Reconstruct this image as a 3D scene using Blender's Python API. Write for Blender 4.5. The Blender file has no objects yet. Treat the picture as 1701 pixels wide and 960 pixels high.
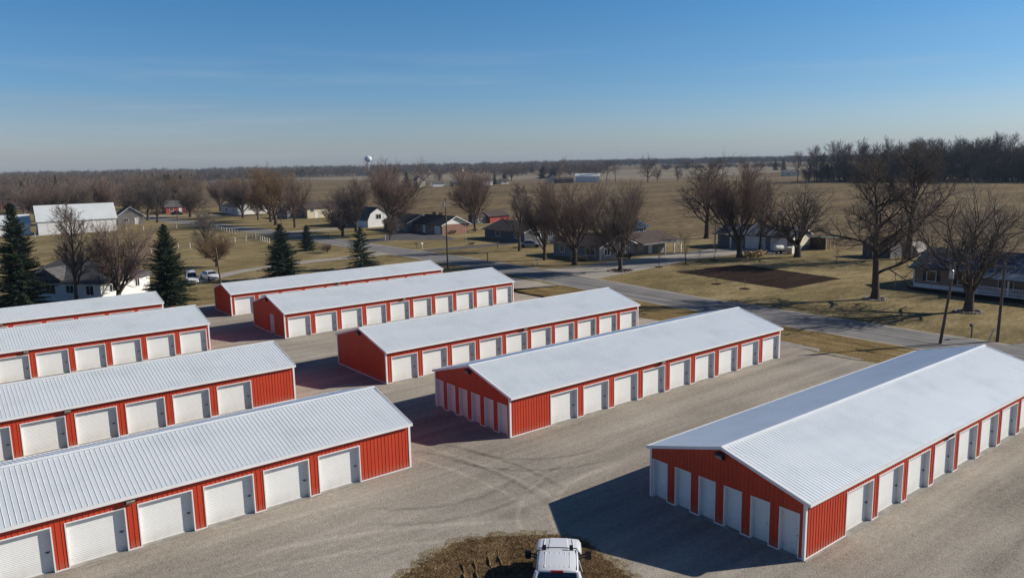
import bpy, bmesh, math, random
import numpy as np
from mathutils import Vector, Matrix
R = math.radians
sc = bpy.context.scene
COL = sc.collection
random.seed(7)

# ---------------------------------------------------------------- camera
F_PX = 1279.99
cam_d = bpy.data.cameras.new("camera")
cam_o = bpy.data.objects.new("camera", cam_d)
COL.objects.link(cam_o)
cam_d.sensor_fit = 'HORIZONTAL'
cam_d.sensor_width = 36.0
cam_d.lens = 36.0 * F_PX / 1701.0
cam_d.clip_start = 0.2
cam_d.clip_end = 20000
fwd = Vector((0.60768448, 0.77740762, -0.16234828)).normalized()
rgt = Vector((0.78564084, -0.61835106, -0.02025937)).normalized()
up = rgt.cross(fwd).normalized()
m = Matrix((rgt, up, -fwd)).transposed().to_4x4()
m.translation = Vector((0, 0, 17.876))
cam_o.matrix_world = m
sc.camera = cam_o

# ---------------------------------------------------------------- light
SUN_AZ, SUN_EL = -28.5, 27.3
w = bpy.data.worlds.new("World")
sc.world = w
w.use_nodes = True
nt = w.node_tree
bg = nt.nodes["Background"]
sky = nt.nodes.new("ShaderNodeTexSky")
sky.sky_type = 'NISHITA'
sky.sun_disc = False
sky.sun_elevation = R(SUN_EL)
sky.sun_rotation = R(90 - SUN_AZ)
sky.altitude = 200
sky.air_density = 1.0
sky.dust_density = 0.6
sky.ozone_density = 3.0
# thin high cloud veil and the dull winter band above the horizon
tc = nt.nodes.new("ShaderNodeTexCoord")
sep = nt.nodes.new("ShaderNodeSeparateXYZ")
nt.links.new(tc.outputs["Generated"], sep.inputs[0])
rampz = nt.nodes.new("ShaderNodeValToRGB")
nt.links.new(sep.outputs[2], rampz.inputs[0])
cr = rampz.color_ramp
cr.elements[0].position = 0.0
cr.elements[0].color = (0.76, 0.87, 1.16, 1)
cr.elements[1].position = 0.60
cr.elements[1].color = (0.22, 0.36, 0.56, 1)
for p_, c_ in ((0.04, (0.72, 0.87, 1.16, 1)), (0.10, (0.54, 0.82, 1.12, 1)), (0.19, (0.40, 0.80, 1.10, 1)), (0.30, (0.24, 0.62, 0.98, 1))):
    e_ = cr.elements.new(p_); e_.color = c_
mulc = nt.nodes.new("ShaderNodeMix"); mulc.data_type = 'RGBA'; mulc.blend_type = 'MULTIPLY'
mulc.inputs["Factor"].default_value = 1.0
nt.links.new(sky.outputs[0], mulc.inputs["A"])
nt.links.new(rampz.outputs[0], mulc.inputs["B"])
# thin grey cloud veil low in the north-western sky, its top edge sloping gently
def wmath(op, a_, b_, c_=None):
    q = nt.nodes.new("ShaderNodeMath"); q.operation = op
    for i_, v_ in enumerate((a_, b_, c_)):
        if v_ is None: continue
        if isinstance(v_, (int, float)): q.inputs[i_].default_value = v_
        else: nt.links.new(v_, q.inputs[i_])
    return q.outputs[0]
side = wmath('ADD', wmath('MULTIPLY', sep.outputs[0], 0.786), wmath('MULTIPLY', sep.outputs[1], -0.618))
wn = nt.nodes.new("ShaderNodeTexNoise"); wn.inputs["Scale"].default_value = 3.0; wn.inputs["Detail"].default_value = 4
wm = nt.nodes.new("ShaderNodeMapping"); wm.inputs["Scale"].default_value = (1, 1, 9)
nt.links.new(tc.outputs["Generated"], wm.inputs[0]); nt.links.new(wm.outputs[0], wn.inputs["Vector"])
edge = wmath('ADD', wmath('MULTIPLY_ADD', side, -0.055, 0.055), wmath('MULTIPLY', wn.outputs["Fac"], 0.022))
veil = nt.nodes.new("ShaderNodeMapRange"); veil.interpolation_type = 'SMOOTHSTEP'
nt.links.new(wmath('SUBTRACT', edge, sep.outputs[2]), veil.inputs[0]); veil.inputs[1].default_value = -0.006; veil.inputs[2].default_value = 0.016
vs_ = nt.nodes.new("ShaderNodeMapRange"); nt.links.new(side, vs_.inputs[0]); vs_.inputs[1].default_value = -0.55; vs_.inputs[2].default_value = 0.35; vs_.inputs[3].default_value = 1.0; vs_.inputs[4].default_value = 0.0
vmix = nt.nodes.new("ShaderNodeMix"); vmix.data_type = 'RGBA'; vmix.blend_type = 'MULTIPLY'
nt.links.new(wmath('MULTIPLY', veil.outputs[0], vs_.outputs[0]), vmix.inputs["Factor"])
nt.links.new(mulc.outputs["Result"], vmix.inputs["A"]); vmix.inputs["B"].default_value = (1.10, 0.98, 0.94, 1)
ci = nt.nodes.new("ShaderNodeTexNoise"); ci.inputs["Scale"].default_value = 2.2; ci.inputs["Detail"].default_value = 6; ci.inputs["Roughness"].default_value = 0.62
cm = nt.nodes.new("ShaderNodeMapping"); cm.inputs["Scale"].default_value = (1.0, 1.0, 16); cm.inputs["Rotation"].default_value = (0.05, -0.03, 0)
nt.links.new(tc.outputs["Generated"], cm.inputs[0]); nt.links.new(cm.outputs[0], ci.inputs["Vector"])
cs_ = nt.nodes.new("ShaderNodeMapRange"); cs_.interpolation_type = 'SMOOTHSTEP'; nt.links.new(ci.outputs["Fac"], cs_.inputs[0]); cs_.inputs[1].default_value = 0.46; cs_.inputs[2].default_value = 0.72; cs_.inputs[3].default_value = 0.0; cs_.inputs[4].default_value = 0.16
cz = nt.nodes.new("ShaderNodeMapRange"); nt.links.new(sep.outputs[2], cz.inputs[0]); cz.inputs[1].default_value = 0.16; cz.inputs[2].default_value = 0.09
cmix = nt.nodes.new("ShaderNodeMix"); cmix.data_type = 'RGBA'
nt.links.new(wmath('MULTIPLY', cs_.outputs[0], cz.outputs[0]), cmix.inputs["Factor"]); nt.links.new(vmix.outputs["Result"], cmix.inputs["A"]); cmix.inputs["B"].default_value = (5.6, 6.0, 6.6, 1)
nt.links.new(cmix.outputs["Result"], bg.inputs[0])
bg.inputs[1].default_value = 0.08
sun_d = bpy.data.lights.new("sun", 'SUN')
sun_d.energy = 4.9
sun_d.angle = R(0.5)
sun_d.color = (1.0, 0.93, 0.83)
sun_o = bpy.data.objects.new("sun", sun_d)
COL.objects.link(sun_o)
sd = Vector((math.cos(R(SUN_EL)) * math.cos(R(SUN_AZ)), math.cos(R(SUN_EL)) * math.sin(R(SUN_AZ)), math.sin(R(SUN_EL))))
sun_o.rotation_euler = sd.to_track_quat('Z', 'Y').to_euler()
sun_o.location = sd * 200
sc.view_settings.view_transform = 'Standard'
sc.view_settings.look = 'None'
sc.view_settings.exposure = 0.22
sc.view_settings.gamma = 1.0
sc.cycles.max_bounces = 6
sc.cycles.volume_bounces = 0

# ---------------------------------------------------------------- materials
def lin(r, g, b):
    f = lambda c: (c / 255 / 12.92) if c / 255 <= 0.04045 else ((c / 255 + 0.055) / 1.055) ** 2.4
    return (f(r), f(g), f(b), 1)

def material(name, stops, layers, rough=0.85, metallic=0.0, bump=0.0, bump_scale=10, spec=0.3, coords='Object', bump_dist=0.05):
    """colour ramp driven by a weighted sum of noises; layers = [(weight, (sx, sy, sz), detail)]"""
    mt = bpy.data.materials.new(name)
    mt.use_nodes = True
    n = mt.node_tree.nodes; l = mt.node_tree.links
    b = n["Principled BSDF"]
    b.inputs["Roughness"].default_value = rough
    b.inputs["Metallic"].default_value = metallic
    b.inputs["Specular IOR Level"].default_value = spec
    t = n.new("ShaderNodeTexCoord")
    if len(stops) == 1 and not layers:
        b.inputs["Base Color"].default_value = stops[0][1]
    else:
        acc = None
        for wt, s, det in layers:
            mp = n.new("ShaderNodeMapping"); mp.inputs["Scale"].default_value = s
            l.new(t.outputs[coords], mp.inputs[0])
            no = n.new("ShaderNodeTexNoise"); no.inputs["Scale"].default_value = 1
            no.inputs["Detail"].default_value = det; no.inputs["Roughness"].default_value = 0.6
            l.new(mp.outputs[0], no.inputs["Vector"])
            mu = n.new("ShaderNodeMath"); mu.operation = 'MULTIPLY_ADD'
            l.new(no.outputs["Fac"], mu.inputs[0]); mu.inputs[1].default_value = wt
            if acc is None: mu.inputs[2].default_value = 0
            else: l.new(acc.outputs[0], mu.inputs[2])
            acc = mu
        rp = n.new("ShaderNodeValToRGB")
        l.new(acc.outputs[0], rp.inputs[0])
        el = rp.color_ramp.elements
        el[0].position, el[0].color = stops[0]
        el[1].position, el[1].color = stops[-1]
        for p, c in stops[1:-1]:
            x = el.new(p); x.color = c
        l.new(rp.outputs[0], b.inputs["Base Color"])
    if bump:
        no = n.new("ShaderNodeTexNoise"); no.inputs["Scale"].default_value = bump_scale
        no.inputs["Detail"].default_value = 3
        l.new(t.outputs[coords], no.inputs["Vector"])
        bp = n.new("ShaderNodeBump"); bp.inputs["Strength"].default_value = bump
        bp.inputs["Distance"].default_value = bump_dist
        l.new(no.outputs["Fac"], bp.inputs["Height"]); l.new(bp.outputs[0], b.inputs["Normal"])
    return mt

def vary(name, c, d=0.15, s=0.6, rough=0.6, metallic=0.0, spec=0.3, bump=0.0, bump_scale=20, det=4):
    lo = tuple(v * (1 - d) for v in c[:3]) + (1,)
    hi = tuple(min(1, v * (1 + d)) for v in c[:3]) + (1,)
    return material(name, [(0.3, lo), (0.7, hi)], [(1.0, (s, s, s), det)], rough, metallic, bump, bump_scale, spec)

M = {}
M['roof'] = material('galvanised white roof steel', [(0.36, (0.83, 0.88, 0.88, 1)), (0.5, (0.90, 0.945, 0.945, 1)), (0.64, (0.93, 0.97, 0.97, 1))],
                     [(0.6, (0.25, 0.5, 0.5), 4), (0.4, (1.1, 0.15, 1), 3)], rough=0.48, metallic=0.42, spec=0.4)
M['ridge'] = vary('white ridge steel', (0.72, 0.75, 0.78, 1), 0.05, 0.5, 0.4, 0.1)
M['white_trim'] = vary('white painted trim', (0.74, 0.73, 0.72, 1), 0.06, 0.8, 0.5)
M['red'] = material('red painted steel siding', [(0.35, (0.42, 0.040, 0.014, 1)), (0.65, (0.52, 0.053, 0.019, 1))],
                    [(0.5, (0.3, 0.3, 0.8), 4), (0.5, (2.0, 2.0, 0.25), 3)], rough=0.5, spec=0.35)
M['door'] = material('white roll up door steel', [(0.3, (0.66, 0.66, 0.64, 1)), (0.7, (0.76, 0.76, 0.74, 1))],
                     [(0.6, (0.5, 0.5, 0.9), 4), (0.4, (4, 4, 0.4), 3)], rough=0.55, spec=0.3)
M['concrete'] = vary('grey concrete', (0.28, 0.26, 0.23, 1), 0.25, 1.5, 0.9, bump=0.2)
M['latch'] = vary('dark latch steel', (0.03, 0.03, 0.035, 1), 0.2, 5, 0.5, 0.5)
M['bronze'] = vary('dark bronze lamp housing', (0.035, 0.03, 0.027, 1), 0.2, 5, 0.5)
M['lens'] = vary('wall lamp prismatic lens', (0.30, 0.27, 0.22, 1), 0.2, 9, 0.3)
M['gravel'] = material('crushed limestone gravel',
                       [(0.37, lin(104, 98, 87)), (0.455, lin(142, 135, 123)), (0.535, lin(163, 155, 142)), (0.64, lin(194, 186, 172))],
                       [(0.24, (0.09, 0.09, 1), 5), (0.30, (0.035, 0.55, 1), 4), (0.18, (3.5, 3.5, 1), 4), (0.28, (12, 12, 1), 2)],
                       rough=0.95, bump=0.6, bump_scale=14, spec=0.15, bump_dist=0.04)
def add_tracks(mt, arcs, blobs):
    n = mt.node_tree.nodes; l = mt.node_tree.links; b = n["Principled BSDF"]
    src = b.inputs["Base Color"].links[0].from_socket
    t = n.new("ShaderNodeTexCoord"); sp_ = n.new("ShaderNodeSeparateXYZ"); l.new(t.outputs['Object'], sp_.inputs[0])
    no = n.new("ShaderNodeTexNoise"); no.inputs["Scale"].default_value = 1.3; no.inputs["Detail"].default_value = 4; l.new(t.outputs['Object'], no.inputs["Vector"])
    def mth(op, a_, b_, c_=None, cl=False):
        q = n.new("ShaderNodeMath"); q.operation = op; q.use_clamp = cl
        for i_, v_ in enumerate((a_, b_, c_)):
            if v_ is None: continue
            if isinstance(v_, (int, float)): q.inputs[i_].default_value = v_
            else: l.new(v_, q.inputs[i_])
        return q.outputs[0]
    total = None
    for (cx, cy, r, px, py, pr, wd, gain) in arcs:
        dx = mth('SUBTRACT', sp_.outputs[0], cx); dy = mth('SUBTRACT', sp_.outputs[1], cy)
        d = mth('SQRT', mth('ADD', mth('MULTIPLY', dx, dx), mth('MULTIPLY', dy, dy)), 0)
        d = mth('ADD', d, mth('MULTIPLY', no.outputs['Fac'], 0.5))
        e1 = mth('ABSOLUTE', mth('SUBTRACT', mth('ABSOLUTE', mth('SUBTRACT', d, r + .25), 0), 0.85), 0)
        line = mth('SUBTRACT', 1.0, mth('DIVIDE', e1, wd), None, True)
        ax = mth('SUBTRACT', sp_.outputs[0], px); ay = mth('SUBTRACT', sp_.outputs[1], py)
        a_ = mth('SQRT', mth('ADD', mth('MULTIPLY', ax, ax), mth('MULTIPLY', ay, ay)), 0)
        msk = mth('MULTIPLY', mth('SUBTRACT', pr, a_), 0.35, None, True)
        v_ = mth('MULTIPLY', mth('MULTIPLY', line, msk), mth('MULTIPLY', no.outputs['Fac'], gain * 2))
        total = v_ if total is None else mth('ADD', total, v_)
    for (px, py, pr, gain) in blobs:
        ax = mth('SUBTRACT', sp_.outputs[0], px); ay = mth('SUBTRACT', sp_.outputs[1], py)
        a_ = mth('SQRT', mth('ADD', mth('MULTIPLY', ax, ax), mth('MULTIPLY', ay, ay)), 0)
        a_ = mth('ADD', a_, mth('MULTIPLY', no.outputs['Fac'], 2.2))
        total = mth('ADD', total, mth('MULTIPLY', mth('MULTIPLY', mth('SUBTRACT', pr + 1.1, a_), 0.7, None, True), gain))
    k = mth('ADD', total, 1.0)
    vm = n.new("ShaderNodeVectorMath"); vm.operation = 'SCALE'; l.new(src, vm.inputs[0]); l.new(k, vm.inputs['Scale'])
    l.new(vm.outputs[0], b.inputs["Base Color"])
# worn wheel lanes (a pair of lines per arc): centre, radius, region centre, region size, half width, gain
add_tracks(M['gravel'], [(-3.8, 31.7, 28.7, 24.5, 35.0, 7.0, .22, .24), (9.2, 33.0, 17.0, 25.5, 35.5, 7.0, .25, -.27), (29.7, 23.5, 8.0, 26.0, 30.0, 6.5, .22, .24),
    (32.1, 39.3, 7.0, 28.0, 34.0, 6.5, .25, -.27), (22.8, 38.8, 7.4, 21.5, 32.0, 6.0, .28, -.27), (4.2, 5.3, 28.8, 16.0, 30.5, 8.0, .3, .24)],
    [(22.8, 29.8, 1.8, -.26), (12.0, 31.5, 1.4, -.14), (43.0, 33.5, 1.8, -.13), (33.0, 50.0, 1.6, -.14), (50.0, 47.0, 1.2, -.10), (26.0, 66.0, 2.0, -.12), (36.0, 12.0, 2.0, -.12)])
M['lawn'] = material('winter lawn', [(0.37, lin(84, 73, 50)), (0.46, lin(116, 103, 71)), (0.54, lin(140, 125, 90)), (0.63, lin(168, 150, 115))],
                     [(0.35, (0.05, 0.09, 1), 6), (0.3, (0.25, 0.7, 1), 5), (0.35, (2.5, 2.5, 1), 4)], rough=0.95, bump=0.5, bump_scale=3, spec=0.05, bump_dist=0.12)
M['verge'] = material('dry verge grass', [(0.38, lin(74, 60, 38)), (0.47, lin(114, 96, 62)), (0.54, lin(136, 118, 80)), (0.62, lin(166, 148, 110))],
                      [(0.45, (1.6, 0.12, 1), 5), (0.2, (0.3, 0.3, 1), 5), (0.35, (5, 5, 1), 4)], rough=0.95, bump=0.6, bump_scale=6, spec=0.05, bump_dist=0.12)
M['patch'] = material('brown weedy dirt', [(0.36, lin(56, 43, 29)), (0.46, lin(88, 71, 49)), (0.55, lin(112, 93, 66)), (0.66, lin(148, 130, 102))],
                      [(0.35, (0.6, 0.6, 1), 5), (0.3, (3.0, 3.0, 1), 5), (0.35, (14, 14, 1), 4)], rough=0.95, bump=0.9, bump_scale=9, spec=0.05, bump_dist=0.10)
M['stubble'] = material('harvested field stubble', [(0.38, lin(74, 62, 46)), (0.46, lin(102, 88, 66)), (0.54, lin(122, 106, 80)), (0.63, lin(150, 132, 103))],
                        [(0.35, (0.012, 0.04, 1), 6), (0.2, (0.05, 0.5, 1), 4), (0.45, (0.30, 0.42, 1), 5)], rough=0.95, spec=0.03, bump=0.4, bump_scale=1.2, bump_dist=0.2)
M['stubble2'] = material('far farmland', [(0.36, lin(84, 74, 58)), (0.5, lin(112, 99, 78)), (0.64, lin(136, 121, 96))],
                         [(0.7, (0.003, 0.008, 1), 5), (0.3, (0.05, 0.2, 1), 4)], rough=0.95, spec=0.03)
M['asphalt'] = material('worn grey asphalt', [(0.38, (0.12, 0.115, 0.11, 1)), (0.5, (0.19, 0.182, 0.172, 1)), (0.62, (0.28, 0.265, 0.245, 1))],
                        [(0.5, (1.3, 0.02, 1), 4), (0.25, (0.25, 0.25, 1), 5), (0.25, (6, 6, 1), 3)], rough=0.9, spec=0.2, bump=0.2)
M['drive'] = material('pale gravel drive', [(0.32, (0.26, 0.235, 0.20, 1)), (0.68, (0.40, 0.37, 0.32, 1))],
                      [(0.5, (0.3, 0.3, 1), 5), (0.5, (4, 4, 1), 4)], rough=0.95, spec=0.1)
M['dark_drive'] = vary('dark blacktop drive', (0.085, 0.08, 0.078, 1), 0.3, 0.5, 0.9)
M['soil'] = material('dark tilled soil', [(0.36, lin(34, 24, 20)), (0.52, lin(50, 36, 30)), (0.66, lin(74, 56, 46))],
                     [(0.5, (0.15, 0.8, 1), 5), (0.5, (2.5, 2.5, 1), 4)], rough=0.95, spec=0.05, bump=0.7, bump_scale=3, bump_dist=0.2)
M['bark'] = vary('grey brown bark', (0.085, 0.066, 0.052, 1), 0.35, 1.5, 0.9, spec=0.1)
M['twig'] = vary('brown winter twigs', (0.155, 0.126, 0.106, 1), 0.25, 0.4, 0.9, spec=0.05)
M['twig_red'] = vary('reddish winter twigs', (0.190, 0.135, 0.112, 1), 0.25, 0.4, 0.9, spec=0.05)
M['twig_tan'] = vary('tan winter twigs', (0.19, 0.125, 0.075, 1), 0.25, 0.4, 0.9, spec=0.05)
M['twig_grey'] = vary('grey winter twigs', (0.135, 0.118, 0.104, 1), 0.25, 0.4, 0.9, spec=0.05)
M['wood_dark'] = vary('dark wood bark', (0.082, 0.070, 0.062, 1), 0.3, 0.1, 0.95, spec=0.03)
M['needle'] = material('spruce needles', [(0.35, (0.014, 0.026, 0.014, 1)), (0.65, (0.045, 0.065, 0.040, 1))], [(0.5, (0.8, 0.8, 0.8), 4), (0.5, (7, 7, 7), 3)], rough=0.85, spec=0.1)
M['needle_blue'] = material('blue spruce needles', [(0.35, (0.022, 0.038, 0.028, 1)), (0.65, (0.06, 0.085, 0.062, 1))], [(0.5, (0.8, 0.8, 0.8), 4), (0.5, (7, 7, 7), 3)], rough=0.85, spec=0.1)
M['glass'] = vary('dark window glass', (0.02, 0.025, 0.03, 1), 0.2, 1, 0.08, spec=0.8)
M['white'] = vary('white siding', (0.70, 0.69, 0.66, 1), 0.07, 0.6, 0.6)
M['cream'] = vary('cream siding', (0.60, 0.55, 0.42, 1), 0.07, 0.6, 0.6)
M['yellow'] = vary('pale yellow siding', (0.58, 0.50, 0.34, 1), 0.07, 0.6, 0.6)
M['grey'] = vary('grey siding', (0.19, 0.185, 0.175, 1), 0.1, 0.6, 0.6)
M['darkgrey'] = vary('dark grey siding', (0.10, 0.10, 0.105, 1), 0.1, 0.6, 0.6)
M['bluegrey'] = vary('blue grey siding', (0.16, 0.17, 0.19, 1), 0.1, 0.6, 0.6)
M['shedred'] = vary('barn red boards', (0.33, 0.055, 0.045, 1), 0.15, 0.6, 0.7)
M['shingle_dark'] = vary('dark brown shingles', (0.050, 0.042, 0.038, 1), 0.3, 1.2, 0.9)
M['shingle_grey'] = vary('grey shingles', (0.10, 0.098, 0.098, 1), 0.25, 1.2, 0.9)
M['shingle_brown'] = vary('brown shingles', (0.075, 0.056, 0.047, 1), 0.25, 1.2, 0.9)
M['roof_blue'] = material('blue grey ribbed roof steel', [(0.38, (0.025, 0.045, 0.075, 1)), (0.55, (0.055, 0.08, 0.115, 1)), (0.70, (0.24, 0.26, 0.28, 1))],
                          [(0.7, (0.25, 1.6, 1), 2), (0.3, (0.3, 0.3, 0.3), 3)], rough=0.5, metallic=0.1)
M['roof_streak'] = material('weathered streaked roof steel', [(0.42, (0.05, 0.048, 0.048, 1)), (0.53, (0.10, 0.098, 0.098, 1)), (0.60, (0.42, 0.41, 0.39, 1))],
                            [(0.85, (0.12, 1.2, 0.1), 2), (0.15, (1, 1, 1), 3)], rough=0.45, metallic=0.2)
M['roof_pale'] = vary('pale steel barn roof', (0.60, 0.63, 0.63, 1), 0.05, 0.3, 0.5, 0.1)
M['green_roof'] = vary('green lean-to roof', (0.10, 0.20, 0.15, 1), 0.2, 0.8, 0.5)
M['pole'] = vary('weathered pole wood', (0.11, 0.085, 0.065, 1), 0.3, 2, 0.9)
M['steel'] = vary('grey steel', (0.30, 0.31, 0.32, 1), 0.15, 2, 0.45, 0.4)
M['post'] = vary('pale fence post', (0.52, 0.49, 0.42, 1), 0.1, 3, 0.8)
M['wire'] = vary('fence wire', (0.20, 0.18, 0.15, 1), 0.2, 3, 0.6)
M['paint_white'] = vary('glossy white car paint', (0.66, 0.67, 0.69, 1), 0.02, 0.7, 0.22, spec=0.5)
M['paint_silver'] = vary('silver grey car paint', (0.26, 0.29, 0.34, 1), 0.02, 0.7, 0.3, 0.3, spec=0.5)
M['rubber'] = vary('black rubber', (0.02, 0.02, 0.02, 1), 0.2, 4, 0.8)
M['black'] = vary('black plastic', (0.018, 0.018, 0.02, 1), 0.2, 4, 0.45)
M['lamp_red'] = vary('red lamp plastic', (0.22, 0.01, 0.01, 1), 0.1, 4, 0.25)
M['headlamp'] = vary('headlight lens', (0.55, 0.56, 0.58, 1), 0.1, 4, 0.1, spec=0.8)
M['equip_yellow'] = vary('yellow loader paint', (0.50, 0.34, 0.05, 1), 0.2, 3, 0.5)
M['timber'] = vary('cut timber', (0.42, 0.29, 0.16, 1), 0.3, 4, 0.8)
M['tank'] = vary('pale blue tower paint', (0.60, 0.65, 0.70, 1), 0.05, 0.2, 0.4)
M['stone'] = vary('pale stone edging', (0.32, 0.29, 0.25, 1), 0.3, 4, 0.9)
def brick_mat():
    mt = bpy.data.materials.new('brick wall'); mt.use_nodes = True
    n = mt.node_tree.nodes; l = mt.node_tree.links; b = n["Principled BSDF"]
    t = n.new("ShaderNodeTexCoord"); mp = n.new("ShaderNodeMapping"); mp.inputs["Rotation"].default_value = (R(90), 0, 0)
    l.new(t.outputs['Object'], mp.inputs[0])
    br = n.new("ShaderNodeTexBrick"); br.inputs["Scale"].default_value = 4
    br.inputs["Color1"].default_value = (0.27, 0.105, 0.065, 1); br.inputs["Color2"].default_value = (0.20, 0.085, 0.055, 1)
    br.inputs["Mortar"].default_value = (0.30, 0.26, 0.22, 1); br.inputs["Mortar Size"].default_value = 0.015
    l.new(mp.outputs[0], br.inputs["Vector"]); l.new(br.outputs["Color"], b.inputs["Base Color"])
    b.inputs["Roughness"].default_value = 0.85
    return mt
M['brick'] = brick_mat()

# ---------------------------------------------------------------- helpers
def tag(o, label=None, cat=None, group=None, kind=None):
    if label: o['label'] = label
    if cat: o['category'] = cat
    if group: o['group'] = group
    if kind: o['kind'] = kind
    return o

def thing(name, label, cat, loc=(0, 0, 0), rotz=0, group=None):
    o = bpy.data.objects.new(name, None)
    COL.objects.link(o)
    o.location = loc; o.rotation_euler = (0, 0, rotz)
    o.empty_display_size = 0.3
    return tag(o, label, cat, group)

def obj(name, bm, mat, parent=None, smooth=False):
    me = bpy.data.meshes.new(name)
    if isinstance(bm, bmesh.types.BMesh):
        bmesh.ops.recalc_face_normals(bm, faces=bm.faces)
        bm.to_mesh(me); bm.free()
    else:
        v, f = bm
        np_mesh(me, v, f)
    if mat: me.materials.append(mat)
    if smooth:
        for p in me.polygons: p.use_smooth = True
    o = bpy.data.objects.new(name, me)
    COL.objects.link(o)
    if parent: o.parent = parent
    return o

def inst(name, me, parent, loc=(0, 0, 0), rotz=0, scale=(1, 1, 1)):
    o = bpy.data.objects.new(name, me)
    COL.objects.link(o); o.parent = parent
    o.location = loc; o.rotation_euler = (0, 0, rotz); o.scale = scale
    return o

def np_mesh(me, v, f):
    """v (n,3), f (m,k) fixed k"""
    v = np.asarray(v, np.float32); f = np.asarray(f, np.int32)
    me.vertices.add(len(v)); me.vertices.foreach_set('co', v.ravel())
    k = f.shape[1]
    me.loops.add(f.size); me.loops.foreach_set('vertex_index', f.ravel())
    me.polygons.add(len(f))
    me.polygons.foreach_set('loop_start', np.arange(0, f.size, k, dtype=np.int32))
    me.update(calc_edges=True)

def copy_tree(o, parent=None):
    c = o.copy(); COL.objects.link(c)
    if parent: c.parent = parent
    for ch in o.children: copy_tree(ch, c)
    return c

def box(bm, x0, x1, y0, y1, z0, z1, mtx=None):
    v = [bm.verts.new((x, y, z)) for x in (x0, x1) for y in (y0, y1) for z in (z0, z1)]
    for q in ((0, 1, 3, 2), (4, 6, 7, 5), (0, 4, 5, 1), (2, 3, 7, 6), (0, 2, 6, 4), (1, 5, 7, 3)):
        bm.faces.new([v[i] for i in q])
    if mtx is not None: bmesh.ops.transform(bm, matrix=mtx, verts=v)
    return v

def tube(bm, p0, p1, r0, r1=None, n=8, caps=True):
    r1 = r0 if r1 is None else r1
    p0 = Vector(p0); p1 = Vector(p1); d = (p1 - p0).normalized()
    a = d.orthogonal().normalized(); b = d.cross(a)
    rings = []
    for p, r in ((p0, r0), (p1, r1)):
        rings.append([bm.verts.new(p + (a * math.cos(2 * math.pi * i / n) + b * math.sin(2 * math.pi * i / n)) * r) for i in range(n)])
    for i in range(n):
        bm.faces.new((rings[0][i], rings[0][(i + 1) % n], rings[1][(i + 1) % n], rings[1][i]))
    if caps:
        bm.faces.new(rings[0][::-1]); bm.faces.new(rings[1])

def lathe(bm, prof, n=16, center=(0, 0), axis='z'):
    rings = []
    for r, z in prof:
        ring = []
        for i in range(n):
            a = 2 * math.pi * i / n
            if axis == 'z': ring.append(bm.verts.new((center[0] + r * math.cos(a), center[1] + r * math.sin(a), z)))
            else: ring.append(bm.verts.new((center[0] + r * math.cos(a), z, center[1] + r * math.sin(a))))
        rings.append(ring)
    for k in range(len(rings) - 1):
        for i in range(n):
            bm.faces.new((rings[k][i], rings[k][(i + 1) % n], rings[k + 1][(i + 1) % n], rings[k + 1][i]))
    bm.faces.new(rings[0][::-1]); bm.faces.new(rings[-1])

def prism(bm, pts, y0, y1, axis='y'):
    """polygon pts in (x,z) extruded along y (or (y,z) along x)"""
    mk = (lambda p, t: (p[0], t, p[1])) if axis == 'y' else (lambda p, t: (t, p[0], p[1]))
    a = [bm.verts.new(mk(p, y0)) for p in pts]; b = [bm.verts.new(mk(p, y1)) for p in pts]
    n = len(pts)
    bm.faces.new(a); bm.faces.new(b[::-1])
    for i in range(n): bm.faces.new((a[i], b[i], b[(i + 1) % n], a[(i + 1) % n]))

def sheet(name, pts, z, mat, kind='structure', **kw):
    bm = bmesh.new()
    bm.faces.new([bm.verts.new((x, y, z)) for x, y in pts])
    bmesh.ops.triangulate(bm, faces=bm.faces)
    bmesh.ops.recalc_face_normals(bm, faces=bm.faces)
    for f_ in bm.faces:
        if f_.normal.z < 0: f_.normal_flip()
    me = bpy.data.meshes.new(name); bm.to_mesh(me); bm.free(); me.materials.append(mat)
    o = bpy.data.objects.new(name, me); COL.objects.link(o)
    return tag(o, kind=kind, **kw)

def wobble(pts, step=2.0, amp=0.25, seed=1):
    """subdivide a closed outline and shake it so that soft edges are uneven"""
    rnd = random.Random(seed); out = []
    for i, p in enumerate(pts):
        q = pts[(i + 1) % len(pts)]
        L = math.hypot(q[0] - p[0], q[1] - p[1]); n = max(1, min(120, int(L / step)))
        for k in range(n):
            t = k / n; a = 0 if k == 0 else amp
            out.append((p[0] + (q[0] - p[0]) * t + rnd.uniform(-a, a), p[1] + (q[1] - p[1]) * t + rnd.uniform(-a, a)))
    return out

# ---------------------------------------------------------------- ground, fields, lot, roads
sheet('ground', [(-7000, -7000), (9000, -7000), (9000, 9000), (-7000, 9000)], 0.0, M['stubble2'])
sheet('field', [(139, -60), (139.5, 70), (140.5, 100), (139, 186), (128, 225), (119, 272), (150, 420), (226, 800), (400, 1000), (425, 760), (315, 570), (318, 528), (400, 505), (448, 470), (484, 397), (490, 300), (512, 200), (540, 60), (620, -200), (300, -260)],
      0.012, M['stubble'])
sheet('far_field', [(420, 1180), (560, 1170), (760, 1000), (900, 980), (1200, 900), (1200, 700), (800, 520), (560, 470), (500, 520), (470, 640), (440, 760)], 0.008,
      material('far pale field', [(0.4, lin(120, 112, 96)), (0.6, lin(140, 130, 112))], [(1.0, (0.004, 0.02, 1), 4)], 0.95, spec=0.03))
sheet('lawn', wobble([(-120, -60), (139.5, -60), (140, 70), (141, 100), (139.5, 186), (129, 225), (119.5, 272), (122, 330), (110, 420), (60, 440), (-120, 440)], 6, 0.5), 0.016, M['lawn'])

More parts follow.
